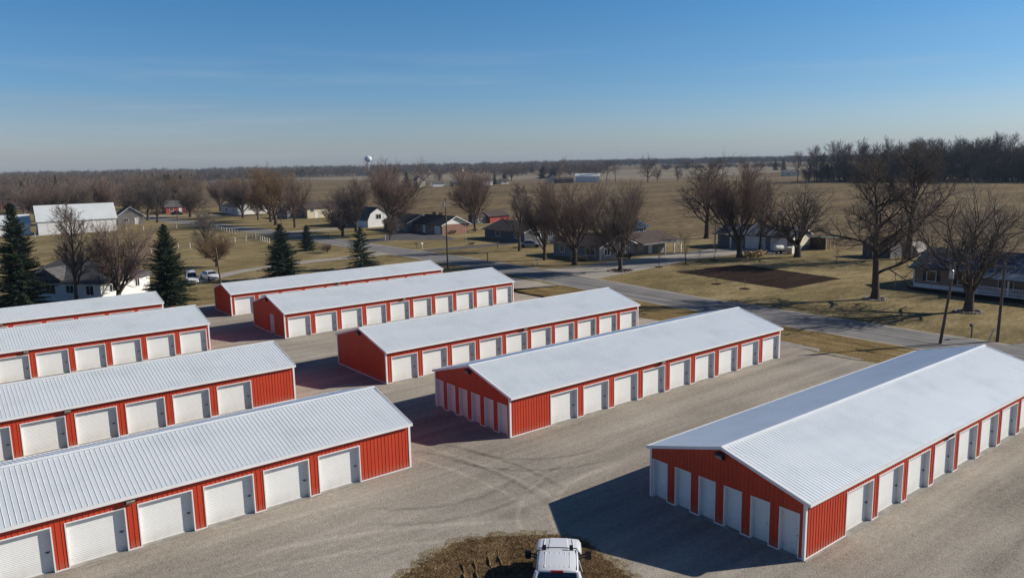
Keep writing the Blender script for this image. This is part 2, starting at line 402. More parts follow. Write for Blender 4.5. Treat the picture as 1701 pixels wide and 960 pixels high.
lot = [(-70, -30), (64.5, -30), (65.5, 20), (65.3, 30), (64.2, 35), (65.4, 42), (64.8, 58), (65.2, 82), (65.5, 86), (73.5, 83), (73.6, 98), (66, 93.5), (65.6, 101), (62, 104), (28, 104.5), (20, 103), (-70, 103)]
sheet('gravel_lot', wobble(lot, 1.5, 0.22, 3), 0.028, M['gravel'])
sheet('verge_grass', wobble([(65.8, -20), (72.9, -20), (72.9, 30), (73.0, 60), (73.4, 75), (74.2, 82), (71.0, 83.2), (66.2, 84.0), (65.7, 66), (65.5, 50), (65.9, 40), (64.9, 35), (65.6, 29)], 1.2, 0.16, 4), 0.034, M['verge'], label='ochre verge grass between gravel lot and road', kind='structure')

def road_xy(y):
    pts = [(-400, 76.2), (62, 76.2), (80, 77.7), (95, 79.3), (112, 79.9), (140, 79.7), (175, 79.8), (207, 79.2), (240, 77.2), (262, 75.4), (300, 72.5), (350, 69), (500, 60)]
    for (a, xa), (b, xb) in zip(pts, pts[1:]):
        if a <= y <= b: return xa + (xb - xa) * (y - a) / (b - a)
def strip(name, ys, half, z, mat, off=0.0, amp=0.0, seed=1, **kw):
    rnd = random.Random(seed)
    L = [(road_xy(y) + off - half + rnd.uniform(-amp, amp), y) for y in ys]; Rr = [(road_xy(y) + off + half + rnd.uniform(-amp, amp), y) for y in ys]
    bm = bmesh.new(); lv = [bm.verts.new((a, b, z)) for a, b in L]; rv = [bm.verts.new((a, b, z)) for a, b in Rr]
    for i in range(len(ys) - 1): bm.faces.new((lv[i], rv[i], rv[i + 1], lv[i + 1]))
    return tag(obj(name, bm, mat), kind='structure')
ys = [-300, -150, -60] + list(np.arange(-20, 350, 1.5)) + [420, 500]
ys = [float(v) for v in ys]
strip('road_shoulder', ys, 3.95, 0.040, M['drive'], 0, 0.14, 2)
strip('road', ys, 3.35, 0.046, M['asphalt'], 0, 0.05, 3)
# driveways
sheet('driveway', wobble([(80.5, 83.5), (81.5, 99.5), (86, 96.3), (95, 96.2), (101, 97.3), (110, 96.5), (124.9, 95.6), (131, 95), (131, 83.5), (126, 80), (123, 86.5), (109, 88), (102.3, 86.3), (96, 85.5), (88, 84.5)], 2, 0.12, 6), 0.036, M['drive'])
sheet('driveway_brick_house', wobble([(82.5, 161), (82.5, 168), (93, 170.5), (104, 186), (107, 186), (106, 163), (102, 151), (91, 161.5)], 3, 0.1, 7), 0.036, M['dark_drive'])
sheet('driveway_dark_house', wobble([(82.5, 134.5), (82.5, 139), (94, 138), (106, 136.4), (120, 133.5), (120, 130), (105, 133), (94, 134)], 3, 0.1, 8), 0.036, M['dark_drive'])
sheet('driveway_white_house', wobble([(20, 124.5), (34, 124.5), (46, 133.2), (60, 136.6), (76, 136.6), (77, 141), (74, 140.4), (58, 139.6), (46, 136.4), (33, 129), (20, 129)], 2, 0.12, 9), 0.036, M['drive'])
sheet('driveway_barn', wobble([(28, 252), (48, 266), (60, 290), (73, 304), (73, 308), (58, 296), (44, 271), (26, 256)], 4, 0.2, 10), 0.036, M['drive'])
sheet('driveway_north', wobble([(73, 318), (102, 292), (102, 296), (75, 325)], 4, 0.2, 11), 0.036, M['drive'])
sheet('driveway_gambrel_barn', wobble([(82.6, 203), (104, 203), (104, 208), (82.6, 208)], 4, 0.1, 11), 0.036, M['drive'])
sheet('side_road', wobble([(79.2, 12), (79.2, 27.0), (83, 25.6), (200, 25.6), (200, 13.5), (82.5, 13.5)], 4, 0.06, 12), 0.050, M['asphalt'])
sheet('garden_plot', wobble([(95.8, 80), (110, 77.5), (107, 58.2), (93.3, 58.6)], 1, 0.15, 13), 0.036, M['soil'])
sheet('garden_bed', wobble([(105.2, 30), (106.6, 49), (104.2, 47), (102.6, 38), (103.6, 29)], 1, 0.2, 14), 0.036, M['soil'])
sheet('concrete_apron', wobble([(64.9, 42.3), (66.2, 41.8), (65.9, 37.6), (64.9, 37.2)], 0.5, 0.07, 15), 0.040, M['concrete'])
sheet('culvert_apron', wobble([(64.6, 36.2), (65.2, 36.2), (65.2, 33.0), (64.5, 33.4)], 0.5, 0.07, 15), 0.040, M['concrete'])
patch_pts = [(12, 24), (15.1, 27.9), (16.7, 28.5), (18.5, 28.95), (19.6, 28.85), (20.6, 28.3), (22.2, 27.2), (23.3, 26.0), (23.6, 24.7), (23.3, 22.7), (23.0, 21.1), (20, 16), (10, 14)]
M['patch_edge'] = material('gravel thinned with dead weeds', [(0.36, lin(84, 74, 58)), (0.46, lin(122, 110, 88)), (0.55, lin(146, 134, 112)), (0.65, lin(180, 168, 146))],
                           [(0.3, (0.6, 0.6, 1), 5), (0.35, (3.0, 3.0, 1), 5), (0.35, (12, 12, 1), 3)], rough=0.95, bump=0.8, bump_scale=12, spec=0.1, bump_dist=0.05)
pc = (19.0, 22.5)
def grown(pts, d): return [(x + (x - pc[0]) / math.hypot(x - pc[0], y - pc[1]) * d, y + (y - pc[1]) / math.hypot(x - pc[0], y - pc[1]) * d) for x, y in pts]
sheet('dirt_patch_margin', wobble(grown(patch_pts, 0.28), 0.22, 0.26, 26), 0.031, M['patch_edge'])
sheet('dirt_patch', wobble(grown(patch_pts, -0.12), 0.16, 0.17, 16), 0.034, M['patch'])

# ruts pressed into the brown patch
def ridge_line(bm, pts, wd, h, z0):
    prev = None
    for i, (x, y) in enumerate(pts):
        j = min(i + 1, len(pts) - 1); k = max(i - 1, 0)
        d = Vector((pts[j][0] - pts[k][0], pts[j][1] - pts[k][1], 0)).normalized(); nn = Vector((-d.y, d.x, 0))
        hh = h * (0.6 + 0.4 * math.sin(i * 1.7)) * min(1, i / 3, (len(pts) - 1 - i) / 3)
        ring = [bm.verts.new(Vector((x, y, z0 - 0.02)) - nn * wd), bm.verts.new(Vector((x, y, z0 + hh))), bm.verts.new(Vector((x, y, z0 - 0.02)) + nn * wd)]
        if prev:
            for q in range(2): bm.faces.new((prev[q], ring[q], ring[q + 1], prev[q + 1]))
        prev = ring
rr = random.Random(5)
bm = bmesh.new()
for x0, y0, dx, dy, n in ((16.2, 23.8, 1.9, 3.6, 14), (16.7, 23.6, 1.95, 3.6, 14), (17.4, 23.4, 2.1, 3.9, 16), (17.9, 23.3, 2.05, 3.8, 16), (15.3, 24.4, 1.3, 2.7, 12)):
    ridge_line(bm, [(x0 + dx * i / n + rr.uniform(-.04, .04), y0 + dy * i / n + rr.uniform(-.04, .04)) for i in range(n + 1)], 0.09, 0.10, 0.034)
tag(obj('dirt_ruts', bm, M['patch']), 'raised tyre rut edges in the brown dirt patch', 'ruts', kind='stuff')

# dry grass tufts on the patch and verge edge (nobody could count them)
def blades(name, label, spots, hmin, hmax, mat, seed=2, wd=0.012, per=5):
    rnd = np.random.RandomState(seed); V = []; Fc = []
    for (x, y) in spots:
        for _ in range(per):
            a = rnd.uniform(0, 6.28); h = rnd.uniform(hmin, hmax); px = x + rnd.normal(0, .05); py = y + rnd.normal(0, .05)
            lx, ly = rnd.normal(0, h * .5, 2); i = len(V)
            V += [(px - wd * math.cos(a), py - wd * math.sin(a), 0.03), (px + wd * math.cos(a), py + wd * math.sin(a), 0.03), (px + lx, py + ly, 0.03 + h)]
            Fc.append((i, i + 1, i + 2))
    return tag(obj(name, (V, Fc), mat), label, 'grass', kind='stuff')
def inside(p, poly):
    c = False; j = len(poly) - 1
    for i in range(len(poly)):
        if (poly[i][1] > p[1]) != (poly[j][1] > p[1]) and p[0] < (poly[j][0] - poly[i][0]) * (p[1] - poly[i][1]) / (poly[j][1] - poly[i][1]) + poly[i][0]: c = not c
        j = i
    return c
M['blade'] = vary('dead grass blades', lin(122, 100, 68), 0.45, 3, 0.9, spec=0.05)
sp = []
while len(sp) < 3800:
    p = (rr.uniform(10, 24.9), rr.uniform(18, 29.4))
    if inside(p, grown(patch_pts, rr.choice((-.2, 0, .1, .35)))) and rr.random() < 0.35 + 0.65 * (math.sin(p[0] * 2.1) * math.sin(p[1] * 1.7) > -0.2): sp.append(p)
blades('dry_grass', 'dry brown grass tufts on the dirt patch around the pickup', sp, 0.03, 0.09, M['blade'])

def splash(mt, col, top, amt):
    n = mt.node_tree.nodes; l = mt.node_tree.links; b = n["Principled BSDF"]
    src = b.inputs["Base Color"].links[0].from_socket
    t = n.new("ShaderNodeTexCoord"); sp_ = n.new("ShaderNodeSeparateXYZ"); l.new(t.outputs['Object'], sp_.inputs[0])
    no = n.new("ShaderNodeTexNoise"); no.inputs["Scale"].default_value = 2.5; no.inputs["Detail"].default_value = 5; l.new(t.outputs['Object'], no.inputs["Vector"])
    mr = n.new("ShaderNodeMapRange"); l.new(sp_.outputs[2], mr.inputs[0]); mr.inputs[1].default_value = top; mr.inputs[2].default_value = 0.0; mr.inputs[3].default_value = 0; mr.inputs[4].default_value = amt
    mu = n.new("ShaderNodeMath"); mu.operation = 'MULTIPLY'; mu.use_clamp = True; l.new(mr.outputs[0], mu.inputs[0])
    m2 = n.new("ShaderNodeMath"); m2.operation = 'MULTIPLY'; l.new(no.outputs['Fac'], m2.inputs[0]); m2.inputs[1].default_value = 1.8; l.new(m2.outputs[0], mu.inputs[1])
    mx = n.new("ShaderNodeMix"); mx.data_type = 'RGBA'; l.new(mu.outputs[0], mx.inputs["Factor"]); l.new(src, mx.inputs["A"]); mx.inputs["B"].default_value = col
    l.new(mx.outputs["Result"], b.inputs["Base Color"])
splash(M['red'], (0.30, 0.22, 0.16, 1), 0.55, 0.45)
splash(M['door'], (0.45, 0.41, 0.34, 1), 0.7, 0.35)
# ---------------------------------------------------------------- storage buildings
PITCH = 0.2286
def rib_breaks(a, b, pitch, rw, rh, off=0.0):
    out = [(a, 0.0)]
    k = math.ceil((a - off) / pitch)
    while off + k * pitch < b:
        c = off + k * pitch
        for du, h in ((-rw, 0), (-rw * .55, rh), (rw * .55, rh), (rw, 0)):
            if a + 1e-4 < c + du < b - 1e-4: out.append((c + du, h))
        k += 1
    out.append((b, 0.0))
    return out

def ribbed(bm, a, b, z0, ztop, to3, pitch=PITCH, rw=0.018, rh=0.018, extra=()):
    br = rib_breaks(a, b, pitch, rw, rh)
    for e in extra:
        if a < e < b and all(abs(e - q[0]) > 1e-3 for q in br): br.append((e, 0.0))
    br.sort()
    prev = None
    for u, h in br:
        zt = ztop(u) if callable(ztop) else ztop
        cur = (bm.verts.new(to3(u, z0, h)), bm.verts.new(to3(u, zt, h)))
        if prev: bm.faces.new((prev[0], cur[0], cur[1], prev[1]))
        prev = cur

def door_mesh(wd, ht, name):
    bm = bmesh.new(); n = int(ht / 0.085); prev = None
    for i in range(n * 4 + 1):
        z = 0.02 + (ht - 0.02) * i / (n * 4); h = (0, .008, .008, 0)[i % 4] if i < n * 4 else 0
        cur = (bm.verts.new((0, -h, z)), bm.verts.new((wd, -h, z)))
        if prev: bm.faces.new((prev[0], prev[1], cur[1], cur[0]))
        prev = cur
    box(bm, 0.02, wd - 0.02, -0.03, 0.02, 0.0, 0.05)
    me = bpy.data.meshes.new(name); bmesh.ops.recalc_face_normals(bm, faces=bm.faces); bm.to_mesh(me); bm.free(); me.materials.append(M['door'])
    return me

def frame_mesh(wd, ht, dep, name):
    bm = bmesh.new(); t = 0.055
    # front trim (proud of ribs) and jamb returns
    box(bm, -t, 0.0, -0.030, dep, 0.0, ht + t)
    box(bm, wd, wd + t, -0.030, dep, 0.0, ht + t)
    box(bm, 0.0, wd, -0.030, dep, ht, ht + t)
    me = bpy.data.meshes.new(name); bmesh.ops.recalc_face_normals(bm, faces=bm.faces); bm.to_mesh(me); bm.free(); me.materials.append(M['white_trim'])
    return me

def latch_mesh():
    bm = bmesh.new()
    box(bm, -0.09, 0.09, -0.03, 0, -0.018, 0.018); box(bm, -0.015, 0.03, -0.05, -0.03, -0.06, 0.03)
    me = bpy.data.meshes.new('latch'); bmesh.ops.recalc_face_normals(bm, faces=bm.faces); bm.to_mesh(me); bm.free(); me.materials.append(M['latch'])
    return me

def lamp_mesh():
    bm = bmesh.new()
    prism(bm, [(0, 0.15), (0, -0.14), (-0.10, -0.16), (-0.26, -0.02), (-0.26, 0.10), (-0.20, 0.17)], -0.22, 0.22, 'x')
    me = bpy.data.meshes.new('lamp_housing'); bmesh.ops.recalc_face_normals(bm, faces=bm.faces); bm.to_mesh(me); bm.free(); me.materials.append(M['bronze'])
    bm = bmesh.new()
    prism(bm, [(-0.11, -0.172), (-0.27, -0.032), (-0.285, 0.06), (-0.265, 0.06), (-0.25, -0.01), (-0.105, -0.15)], -0.18, 0.18, 'x')
    m2 = bpy.data.meshes.new('lamp_lens'); bmesh.ops.recalc_face_normals(bm, faces=bm.faces); bm.to_mesh(m2); bm.free(); m2.materials.append(M['lens'])
    return me, m2

DW, DH, DEP = 2.42, 2.13, 0.25
EW, EH = 0.92, 2.07
ME = dict(door=door_mesh(DW, DH, 'roll_up_door'), frame=frame_mesh(DW, DH, DEP, 'door_frame'),
          edoor=door_mesh(EW, EH, 'narrow_roll_up_door'), eframe=frame_mesh(EW, EH, DEP, 'narrow_door_frame'), latch=latch_mesh(), lamp=lamp_mesh())
bm = bmesh.new(); box(bm, 0, 1, 0, 1, 0, 1); bmesh.ops.recalc_face_normals(bm, faces=bm.faces); ME['trim'] = bpy.data.meshes.new('base_trim'); bm.to_mesh(ME['trim']); bm.free(); ME['trim'].materials.append(M['white_trim'])
HE, SL, OE, OG = 2.80, 0.268, 0.20, 0.06

def storage(label, x0, x1, y0, W, doors, end_doors=(), lamps=(), gable_lamp=False, walk=None):
    t = thing('storage_building', label, 'storage building', (x0, y0, 0), 0, 'red metal self storage buildings')
    L = x1 - x0
    hr = HE + SL * W / 2
    # concrete slab
    bm = bmesh.new(); box(bm, -0.06, L + 0.06, -0.14, W + 0.14, 0.0, 0.05); obj('concrete_slab', bm, M['concrete'], t)
    zb = 0.052
    def run(bm, ops, ow, oh, a, b, to3, top, extra=()):
        cur = a
        for o in ops:
            if o - 0.05 > cur: ribbed(bm, cur, o - 0.055, zb, top, to3, extra=extra)
            ribbed(bm, o - 0.055, o + ow + 0.055, zb + oh + 0.055, top, to3, extra=extra)
            cur = o + ow + 0.055
        if cur < b: ribbed(bm, cur, b, zb, top, to3, extra=extra)
    bm = bmesh.new()
    run(bm, doors, DW, DH, 0, L, lambda u, z, h: (u, -h, z), HE)
    back = [u for u in doors]
    run(bm, back, DW, DH, 0, L, lambda u, z, h: (u, W + h, z), HE)
    gt = lambda v: HE + SL * (W / 2 - abs(v - W / 2))
    eo = list(end_doors)
    run(bm, eo, EW, EH, 0, W, lambda u, z, h: (-h, u, z), gt, (W / 2,))
    ribbed(bm, 0, W, zb, gt, lambda u, z, h: (L + h, u, z), extra=(W / 2,))
    obj('wall', bm, M['red'], t)
    # roof
    bm = bmesh.new()
    for s in (0, 1):
        def to3(u, z, h, s=s):
            yy = -OE + z * (W / 2 + OE); zz = HE + SL * (yy) + 0.045 + h
            return (u, yy if s == 0 else W - yy, zz)
        ribbed(bm, -OG, L + OG, 0.0, 1.0, to3, rw=0.016, rh=0.018)
    rf = obj('roof', bm, M['roof'], t)
    bm = bmesh.new()
    prism(bm, [(W / 2 - 0.17, hr + 0.045), (W / 2, hr + 0.115), (W / 2 + 0.17, hr + 0.045), (W / 2, hr + 0.075)], -OG - 0.01, L + OG + 0.01, 'x')
    rc = obj('ridge_cap', bm, M['ridge'], rf)
    # eave gutters, rake trim
    ze = HE - SL * OE
    for yy in (-OE - 0.07, W + OE - 0.02):
        bm = bmesh.new(); box(bm, -OG - 0.02, L + OG + 0.02, yy, yy + 0.09, ze - 0.09, ze + 0.062); obj('gutter', bm, M['white_trim'], t)
    for xx in (-OG - 0.045, L + OG + 0.005):
        bm = bmesh.new()
        for s in (0, 1):
            g = lambda y: y if s == 0 else W - y
            prism(bm, [(g(-OE), ze - 0.09), (g(W / 2), hr - 0.06), (g(W / 2), hr + 0.098), (g(-OE), ze + 0.078)], xx, xx + 0.04, 'x')
        obj('rake_trim', bm, M['white_trim'], t)
    # soffit
    bm = bmesh.new(); box(bm, 0, L, -OE + 0.02, -0.025, ze - 0.03, ze - 0.01); box(bm, 0, L, W + 0.025, W + OE - 0.02, ze - 0.03, ze - 0.01); obj('soffit', bm, M['white_trim'], t)
    for cx, cy in ((0, 0), (0, W), (L, 0), (L, W)):
        sx = -1 if cx == 0 else 1; sy = -1 if cy == 0 else 1
        bm = bmesh.new()
        xa, xb = sorted((cx + sx * 0.032, cx - sx * 0.10)); ya, yb = sorted((cy + sy * 0.032, cy + sy * 0.005)); box(bm, xa, xb, ya, yb, 0.052, HE - 0.02)
        xa, xb = sorted((cx + sx * 0.032, cx + sx * 0.005)); ya, yb = sorted((cy + sy * 0.004, cy - sy * 0.10)); box(bm, xa, xb, ya, yb, 0.052, HE - 0.02)
        obj('corner_trim', bm, M['white_trim'], t)
    # base trim, one strip per bay
    def strip_(x_a, x_b, y_a, y_b):
        inst('base_trim', ME['trim'], t, (x_a, y_a, 0.052), 0, (x_b - x_a, y_b - y_a, 0.053))
    for yy in (-0.034, W + 0.004):
        cur = 0.11
        for o in list(doors) + [L - 0.05]:
            if o - 0.06 > cur: strip_(cur, o - 0.06, yy, yy + 0.03)
            cur = o + DW + 0.06
    cur = 0.11
    for o in eo + [W - 0.05]:
        if o - 0.06 > cur: strip_(-0.034, -0.004, cur, o - 0.06)
        cur = o + EW + 0.06
    for side, us in ((0, doors), (1, back)):
        for u in us:
            if side == 0:
                inst('door_frame', ME['frame'], t, (u, 0, 0.052)); d = inst('roll_up_door', ME['door'], t, (u, DEP - 0.02, 0.052))
                inst('latch', ME['latch'], d, (DW - 0.17, -0.012, 0.95))
            else:
                inst('door_frame', ME['frame'], t, (u + DW, W, 0.052), math.pi); d = inst('roll_up_door', ME['door'], t, (u + DW, W - DEP + 0.02, 0.052), math.pi)
                inst('latch', ME['latch'], d, (DW - 0.17, -0.012, 0.95))
    for v in eo:
        inst('door_frame', ME['eframe'], t, (0, v + EW, 0.052), -math.pi / 2)
        d = inst('roll_up_door', ME['edoor'], t, (DEP - 0.02, v + EW, 0.052), -math.pi / 2)
        inst('latch', ME['latch'], d, (EW - 0.13, -0.012, 0.95), 0, (0.6, 1, 1))
    for u in lamps:
        a = inst('wall_lamp', ME['lamp'][0], t, (u, -0.03, HE - 0.26)); inst('lens', ME['lamp'][1], a)
    if gable_lamp:
        a = inst('wall_lamp', ME['lamp'][0], t, (-0.03, W / 2, hr - 0.38), -math.pi / 2); inst('lens', ME['lamp'][1], a)
    return t

def spread(first, last, n): return [first + (last - first) * i / (n - 1) for i in range(n)]
six = [0.32 + 1.52 * k for k in range(6)]
storage('red storage building nearest on the right, six narrow white doors in its gable end', 29.79, 60.5, 17.33, 9.05, spread(3.55, 27.95, 9), six, (14.45,), True)
storage('red storage building with six narrow gable doors, second row from the front', 29.52, 60.2, 38.26, 8.97, spread(3.55, 28.08, 9), six, (14.75,), True)
storage('red storage building with plain ribbed gable and gable lamp, third row on the right', 29.6, 59.75, 54.87, 8.94, spread(0.55, 27.45, 10), (), (14.6,), True)
storage('red storage building with one white walk door in its gable end', 29.93, 60.5, 77.13, 9.13, spread(0.42, 27.85, 10), (2.95,), (14.3,), True)
storage('narrow red storage building farthest back on the right, beside the spruces', 29.93, 60.5, 93.85, 6.26, spread(0.45, 27.85, 10), (), (14.2,))
Ld = [16.25 + 8 - 3.045 * k for k in range(8)][::-1]
storage('red storage building nearest on the left, blank red bay at its right end', -8.0, 22.0, 38.29, 8.73, Ld, (), (14.75,))
storage('red storage building, second on the left, blank bay, roof overlapped by the nearest', -7.9, 22.2, 55.97, 8.17, [d + 0.02 for d in Ld], (), (14.70,))
storage('red storage building, third on the left, white doors right up to its corner', -7.9, 22.35, 77.5, 8.53, spread(0.45, 27.5, 10), (), (14.75,))
storage('narrow red storage building farthest back on the left, before the white house', -7.9, 22.1, 93.49, 6.13, spread(0.45, 27.4, 10), (), (14.3,))

# ---------------------------------------------------------------- houses and barns
def gable_house(name, label, cat, loc, rot, L, W, h, rise, wall, roofm, trim=None, ridge='x', over=0.4, openings=(), hip=0.0, chimneys=(), gable_mat=None, gambrel=False, ribs=False, group=None, plinth=False):
    """local frame: front-left corner at 0,0; L along x, W along y. openings: (kind, side, u, z, w, h)  side S/W/E/N"""
    t = thing(name, label, cat, (loc[0], loc[1], 0), rot, group)
    trim = trim or M['white_trim']
    bm = bmesh.new()
    if ridge == 'x': A, B = W, L
    else: A, B = L, W
    P = (lambda a, b, z: (b, a, z)) if ridge == 'x' else (lambda a, b, z: (a, b, z))
    def ring(b, dz=0): return [(0, 0.0), (A, 0.0), (A, h), (A / 2, h + (rise if hip == 0 else 0)), (0, h)]
    if gambrel: prof = [(0, 0), (A, 0), (A, h), (A * .87, h + rise * .55), (A / 2, h + rise), (A * .13, h + rise * .55), (0, h)]
    elif hip: prof = [(0, 0), (A, 0), (A, h), (0, h)]
    else: prof = ring(0)
    a = [bm.verts.new(P(p[0], 0, p[1])) for p in prof]; b = [bm.verts.new(P(p[0], B, p[1])) for p in prof]
    n = len(prof); bm.faces.new(a); bm.faces.new(b)
    for i in range(n): bm.faces.new((a[i], b[i], b[(i + 1) % n], a[(i + 1) % n]))
    obj('wall', bm, wall, t)
    if gable_mat:
        for e in (-0.03, B + 0.005):
            bm = bmesh.new()
            va = [bm.verts.new(P(x, e, z)) for x, z in ((0, h), (A, h), (A / 2, h + rise))]; vb = [bm.verts.new(P(x, e + 0.025, z)) for x, z in ((0, h), (A, h), (A / 2, h + rise))]
            bm.faces.new(va); bm.faces.new(vb)
            for i in range(3): bm.faces.new((va[i], vb[i], vb[(i + 1) % 3], va[(i + 1) % 3]))
            obj('gable_siding', bm, gable_mat, t)
    # roof slab
    bm = bmesh.new(); th = 0.14; s = rise / (A / 2)
    if hip:
        o = over; q = [P(-o, -o, h - s * o), P(A + o, -o, h - s * o), P(A + o, B + o, h - s * o), P(-o, B + o, h - s * o)]
        r0, r1 = P(A / 2, hip, h + rise), P(A / 2, B - hip, h + rise)
        for dz in (0.02,):
            V = [bm.verts.new((x, y, z + dz)) for x, y, z in q + [r0, r1]]
            for f_ in ((0, 1, 4), (1, 2, 5, 4), (2, 3, 5), (3, 0, 4, 5)): bm.faces.new([V[i] for i in f_])
            V2 = [bm.verts.new((x, y, z - 0.12)) for x, y, z in q]
            bm.faces.new(V2)
            for i in range(4): bm.faces.new((V[i], V[(i + 1) % 4], V2[(i + 1) % 4], V2[i]))
    else:
        if gambrel: top = [(-0.25, h - 0.1), (A * .13 - .05, h + rise * .55), (A / 2, h + rise), (A * .87 + .05, h + rise * .55), (A + 0.25, h - 0.1)]
        else: top = [(-over, h - s * over), (A / 2, h + rise), (A + over, h - s * over)]
        up_ = [(x, z + th) for x, z in top]; dn = [(x, z + 0.015) for x, z in top]
        poly = up_ + dn[::-1]; e0, e1 = -over, B + over
        va = [bm.verts.new(P(x, e0, z)) for x, z in poly]; vb = [bm.verts.new(P(x, e1, z)) for x, z in poly]; n = len(poly)
        for i in range(n): bm.faces.new((va[i], vb[i], vb[(i + 1) % n], va[(i + 1) % n]))
        m_ = len(top)
        for vv in (va, vb):
            for i in range(m_ - 1): bm.faces.new((vv[i], vv[i + 1], vv[n - 2 - i], vv[n - 1 - i]))
    rf = obj('roof', bm, roofm, t)
    if not hip and not gambrel:
        for e in (-over - 0.03, B + over + 0.002):
            bm = bmesh.new()
            for sg in (0, 1):
                g = (lambda x: x) if sg == 0 else (lambda x: A - x)
                poly = [(g(-over), h - s * over - 0.03), (g(A / 2), h + rise - 0.03), (g(A / 2), h + rise + th + .01), (g(-over), h - s * over + th + .01)]
                va = [bm.verts.new(P(x, e, z)) for x, z in poly]; vb = [bm.verts.new(P(x, e + 0.03, z)) for x, z in poly]
                bm.faces.new(va); bm.faces.new(vb)
                for i in range(4): bm.faces.new((va[i], vb[i], vb[(i + 1) % 4], va[(i + 1) % 4]))
            obj('rake_trim', bm, trim, t)
    if ribs and not hip:
        bm = bmesh.new(); k = 0.0
        while k < B + over:
            for sg in (0, 1):
                g = (lambda x: x) if sg == 0 else (lambda x: A - x)
                p0 = Vector(P(g(-over), k, h - s * over + th + .01)); p1 = Vector(P(g(A / 2), k, h + rise + th + .01))
                tube(bm, p0, p1, 0.03, n=4, caps=False)
            k += 0.9
        obj('standing_seams', bm, roofm, rf)
    for (cx, cy, cz) in chimneys:
        bm = bmesh.new(); box(bm, cx - .35, cx + .35, cy - .35, cy + .35, h, cz); box(bm, cx - .42, cx + .42, cy - .42, cy + .42, cz, cz + .12); obj('chimney', bm, M['brick'], rf)
    for (kind, side, u, z, ww, hh) in openings:
        fr = {'S': (Matrix.Translation((u, 0, z))), 'N': Matrix.Translation((u + ww, W, z)) @ Matrix.Rotation(math.pi, 4, 'Z'),
              'W': Matrix.Translation((0, u + ww, z)) @ Matrix.Rotation(-math.pi / 2, 4, 'Z'), 'E': Matrix.Translation((L, u, z)) @ Matrix.Rotation(math.pi / 2, 4, 'Z')}[side]
        bm = bmesh.new(); tt = 0.09
        for q in ((-tt, 0, 0, hh), (ww, ww + tt, 0, hh), (-tt, ww + tt, hh, hh + tt), (-tt, ww + tt, -tt, 0)):
            box(bm, q[0], q[1], -0.05, 0.0, q[2], q[3])
        if kind == 'window':
            box(bm, ww / 2 - .025, ww / 2 + .025, -0.05, 0.0, 0, hh)
        bmesh.ops.transform(bm, matrix=fr, verts=bm.verts)
        wn = {'window': 'window', 'door': 'door', 'garage': 'garage_door', 'shutter': 'window'}[kind]
        f_ = obj(wn, bm, trim, t)
        bm = bmesh.new(); box(bm, 0, ww, -0.02, -0.004, 0, hh)
        if kind == 'garage':
            k = 0.5
            while k < hh: box(bm, 0.03, ww - 0.03, -0.028, -0.021, k, k + 0.03); k += 0.5
        bmesh.ops.transform(bm, matrix=fr, verts=bm.verts)
        obj({'window': 'pane', 'door': 'panel', 'garage': 'panel', 'shutter': 'pane'}[kind], bm, {'window': M['glass'], 'door': M['white'], 'garage': M['white'], 'shutter': M['glass']}[kind], f_)
        if kind == 'shutter':
            bm = bmesh.new(); box(bm, -tt - .45, -tt - .01, -0.045, -0.003, 0, hh); box(bm, ww + tt + .01, ww + tt + .45, -0.045, -0.003, 0, hh)
            bmesh.ops.transform(bm, matrix=fr, verts=bm.verts); obj('shutters', bm, M['black'], f_)
    return t

# white house behind the left row
t = gable_house('house', 'white house with grey hipped roof behind the leftmost storage buildings', 'house', (19.9, 117.0), R(37.5), 9.6, 15, 2.9, 2.4, M['white'], M['shingle_grey'], hip=4.2, ridge='y', over=0.5,
            openings=(('window', 'S', 6.6, 1.2, 0.8, 1.0), ('window', 'S', 1.6, 1.2, 1.0, 1.0), ('window', 'W', 1.2, 1.0, 1.2, 1.2), ('window', 'W', 4.5, 1.2, 1.2, 1.0), ('window', 'W', 7.6, 1.0, 1.5, 1.2)))
bm = bmesh.new(); prism(bm, [(6.0, 2.95), (8.6, 4.6), (11.2, 2.95)], -0.5, 3.2, 'x'); obj('cross_gable', bm, M['shingle_grey'], t)
# white barn
gable_house('barn', 'large white barn with tall pale steel roof beyond the paddock fence', 'barn', (29.3, 256.0), R(-4), 20.2, 10.5, 3.9, 4.2, M['white'], M['roof_pale'], ridge='x', over=0.3,
            openings=(('garage', 'S', 2.6, 0.1, 3.4, 3.0), ('door', 'S', 8.0, 0.1, 1.0, 2.1)))
gable_house('shed', 'small white metal shed at the left edge beside the large white barn', 'shed', (12.0, 262.0), R(-4), 16.0, 9.0, 3.2, 2.4, M['white'], M['roof_pale'], ridge='x', over=0.3,
            openings=(('door', 'S', 3.0, 0.1, 1.0, 2.1),))
gable_house('shed', 'grey gable shed right of the large white barn under bare trees', 'shed', (54.5, 279.0), R(-6), 8.0, 9.0, 3.0, 2.8, M['grey'], M['shingle_grey'], ridge='y',
            openings=(('window', 'S', 2.0, 1.0, 1.2, 1.2), ('door', 'S', 5.2, 0.1, 1.0, 2.1)))
gable_house('house', 'red house with dark roof far up the road on the left', 'house', (83.0, 332.0), R(-3), 11.0, 9.0, 2.8, 2.2, M['shedred'], M['shingle_grey'], ridge='x',
            openings=(('window', 'S', 1.5, 1.0, 1.2, 1.2), ('window', 'S', 7.5, 1.0, 1.2, 1.2), ('door', 'S', 5.0, 0.1, 1.0, 2.1)))
gable_house('house', 'white house with dark roof at the road bend, broad pale end wall', 'house', (100.4, 298.2), 0, 15.0, 20.0, 2.9, 2.2, M['white'], M['shingle_dark'], ridge='y',
            openings=(('window', 'W', 12.0, 1.0, 1.6, 1.2), ('window', 'W', 4.0, 1.0, 1.6, 1.2), ('garage', 'W', 15.5, 0.1, 2.6, 2.1)))
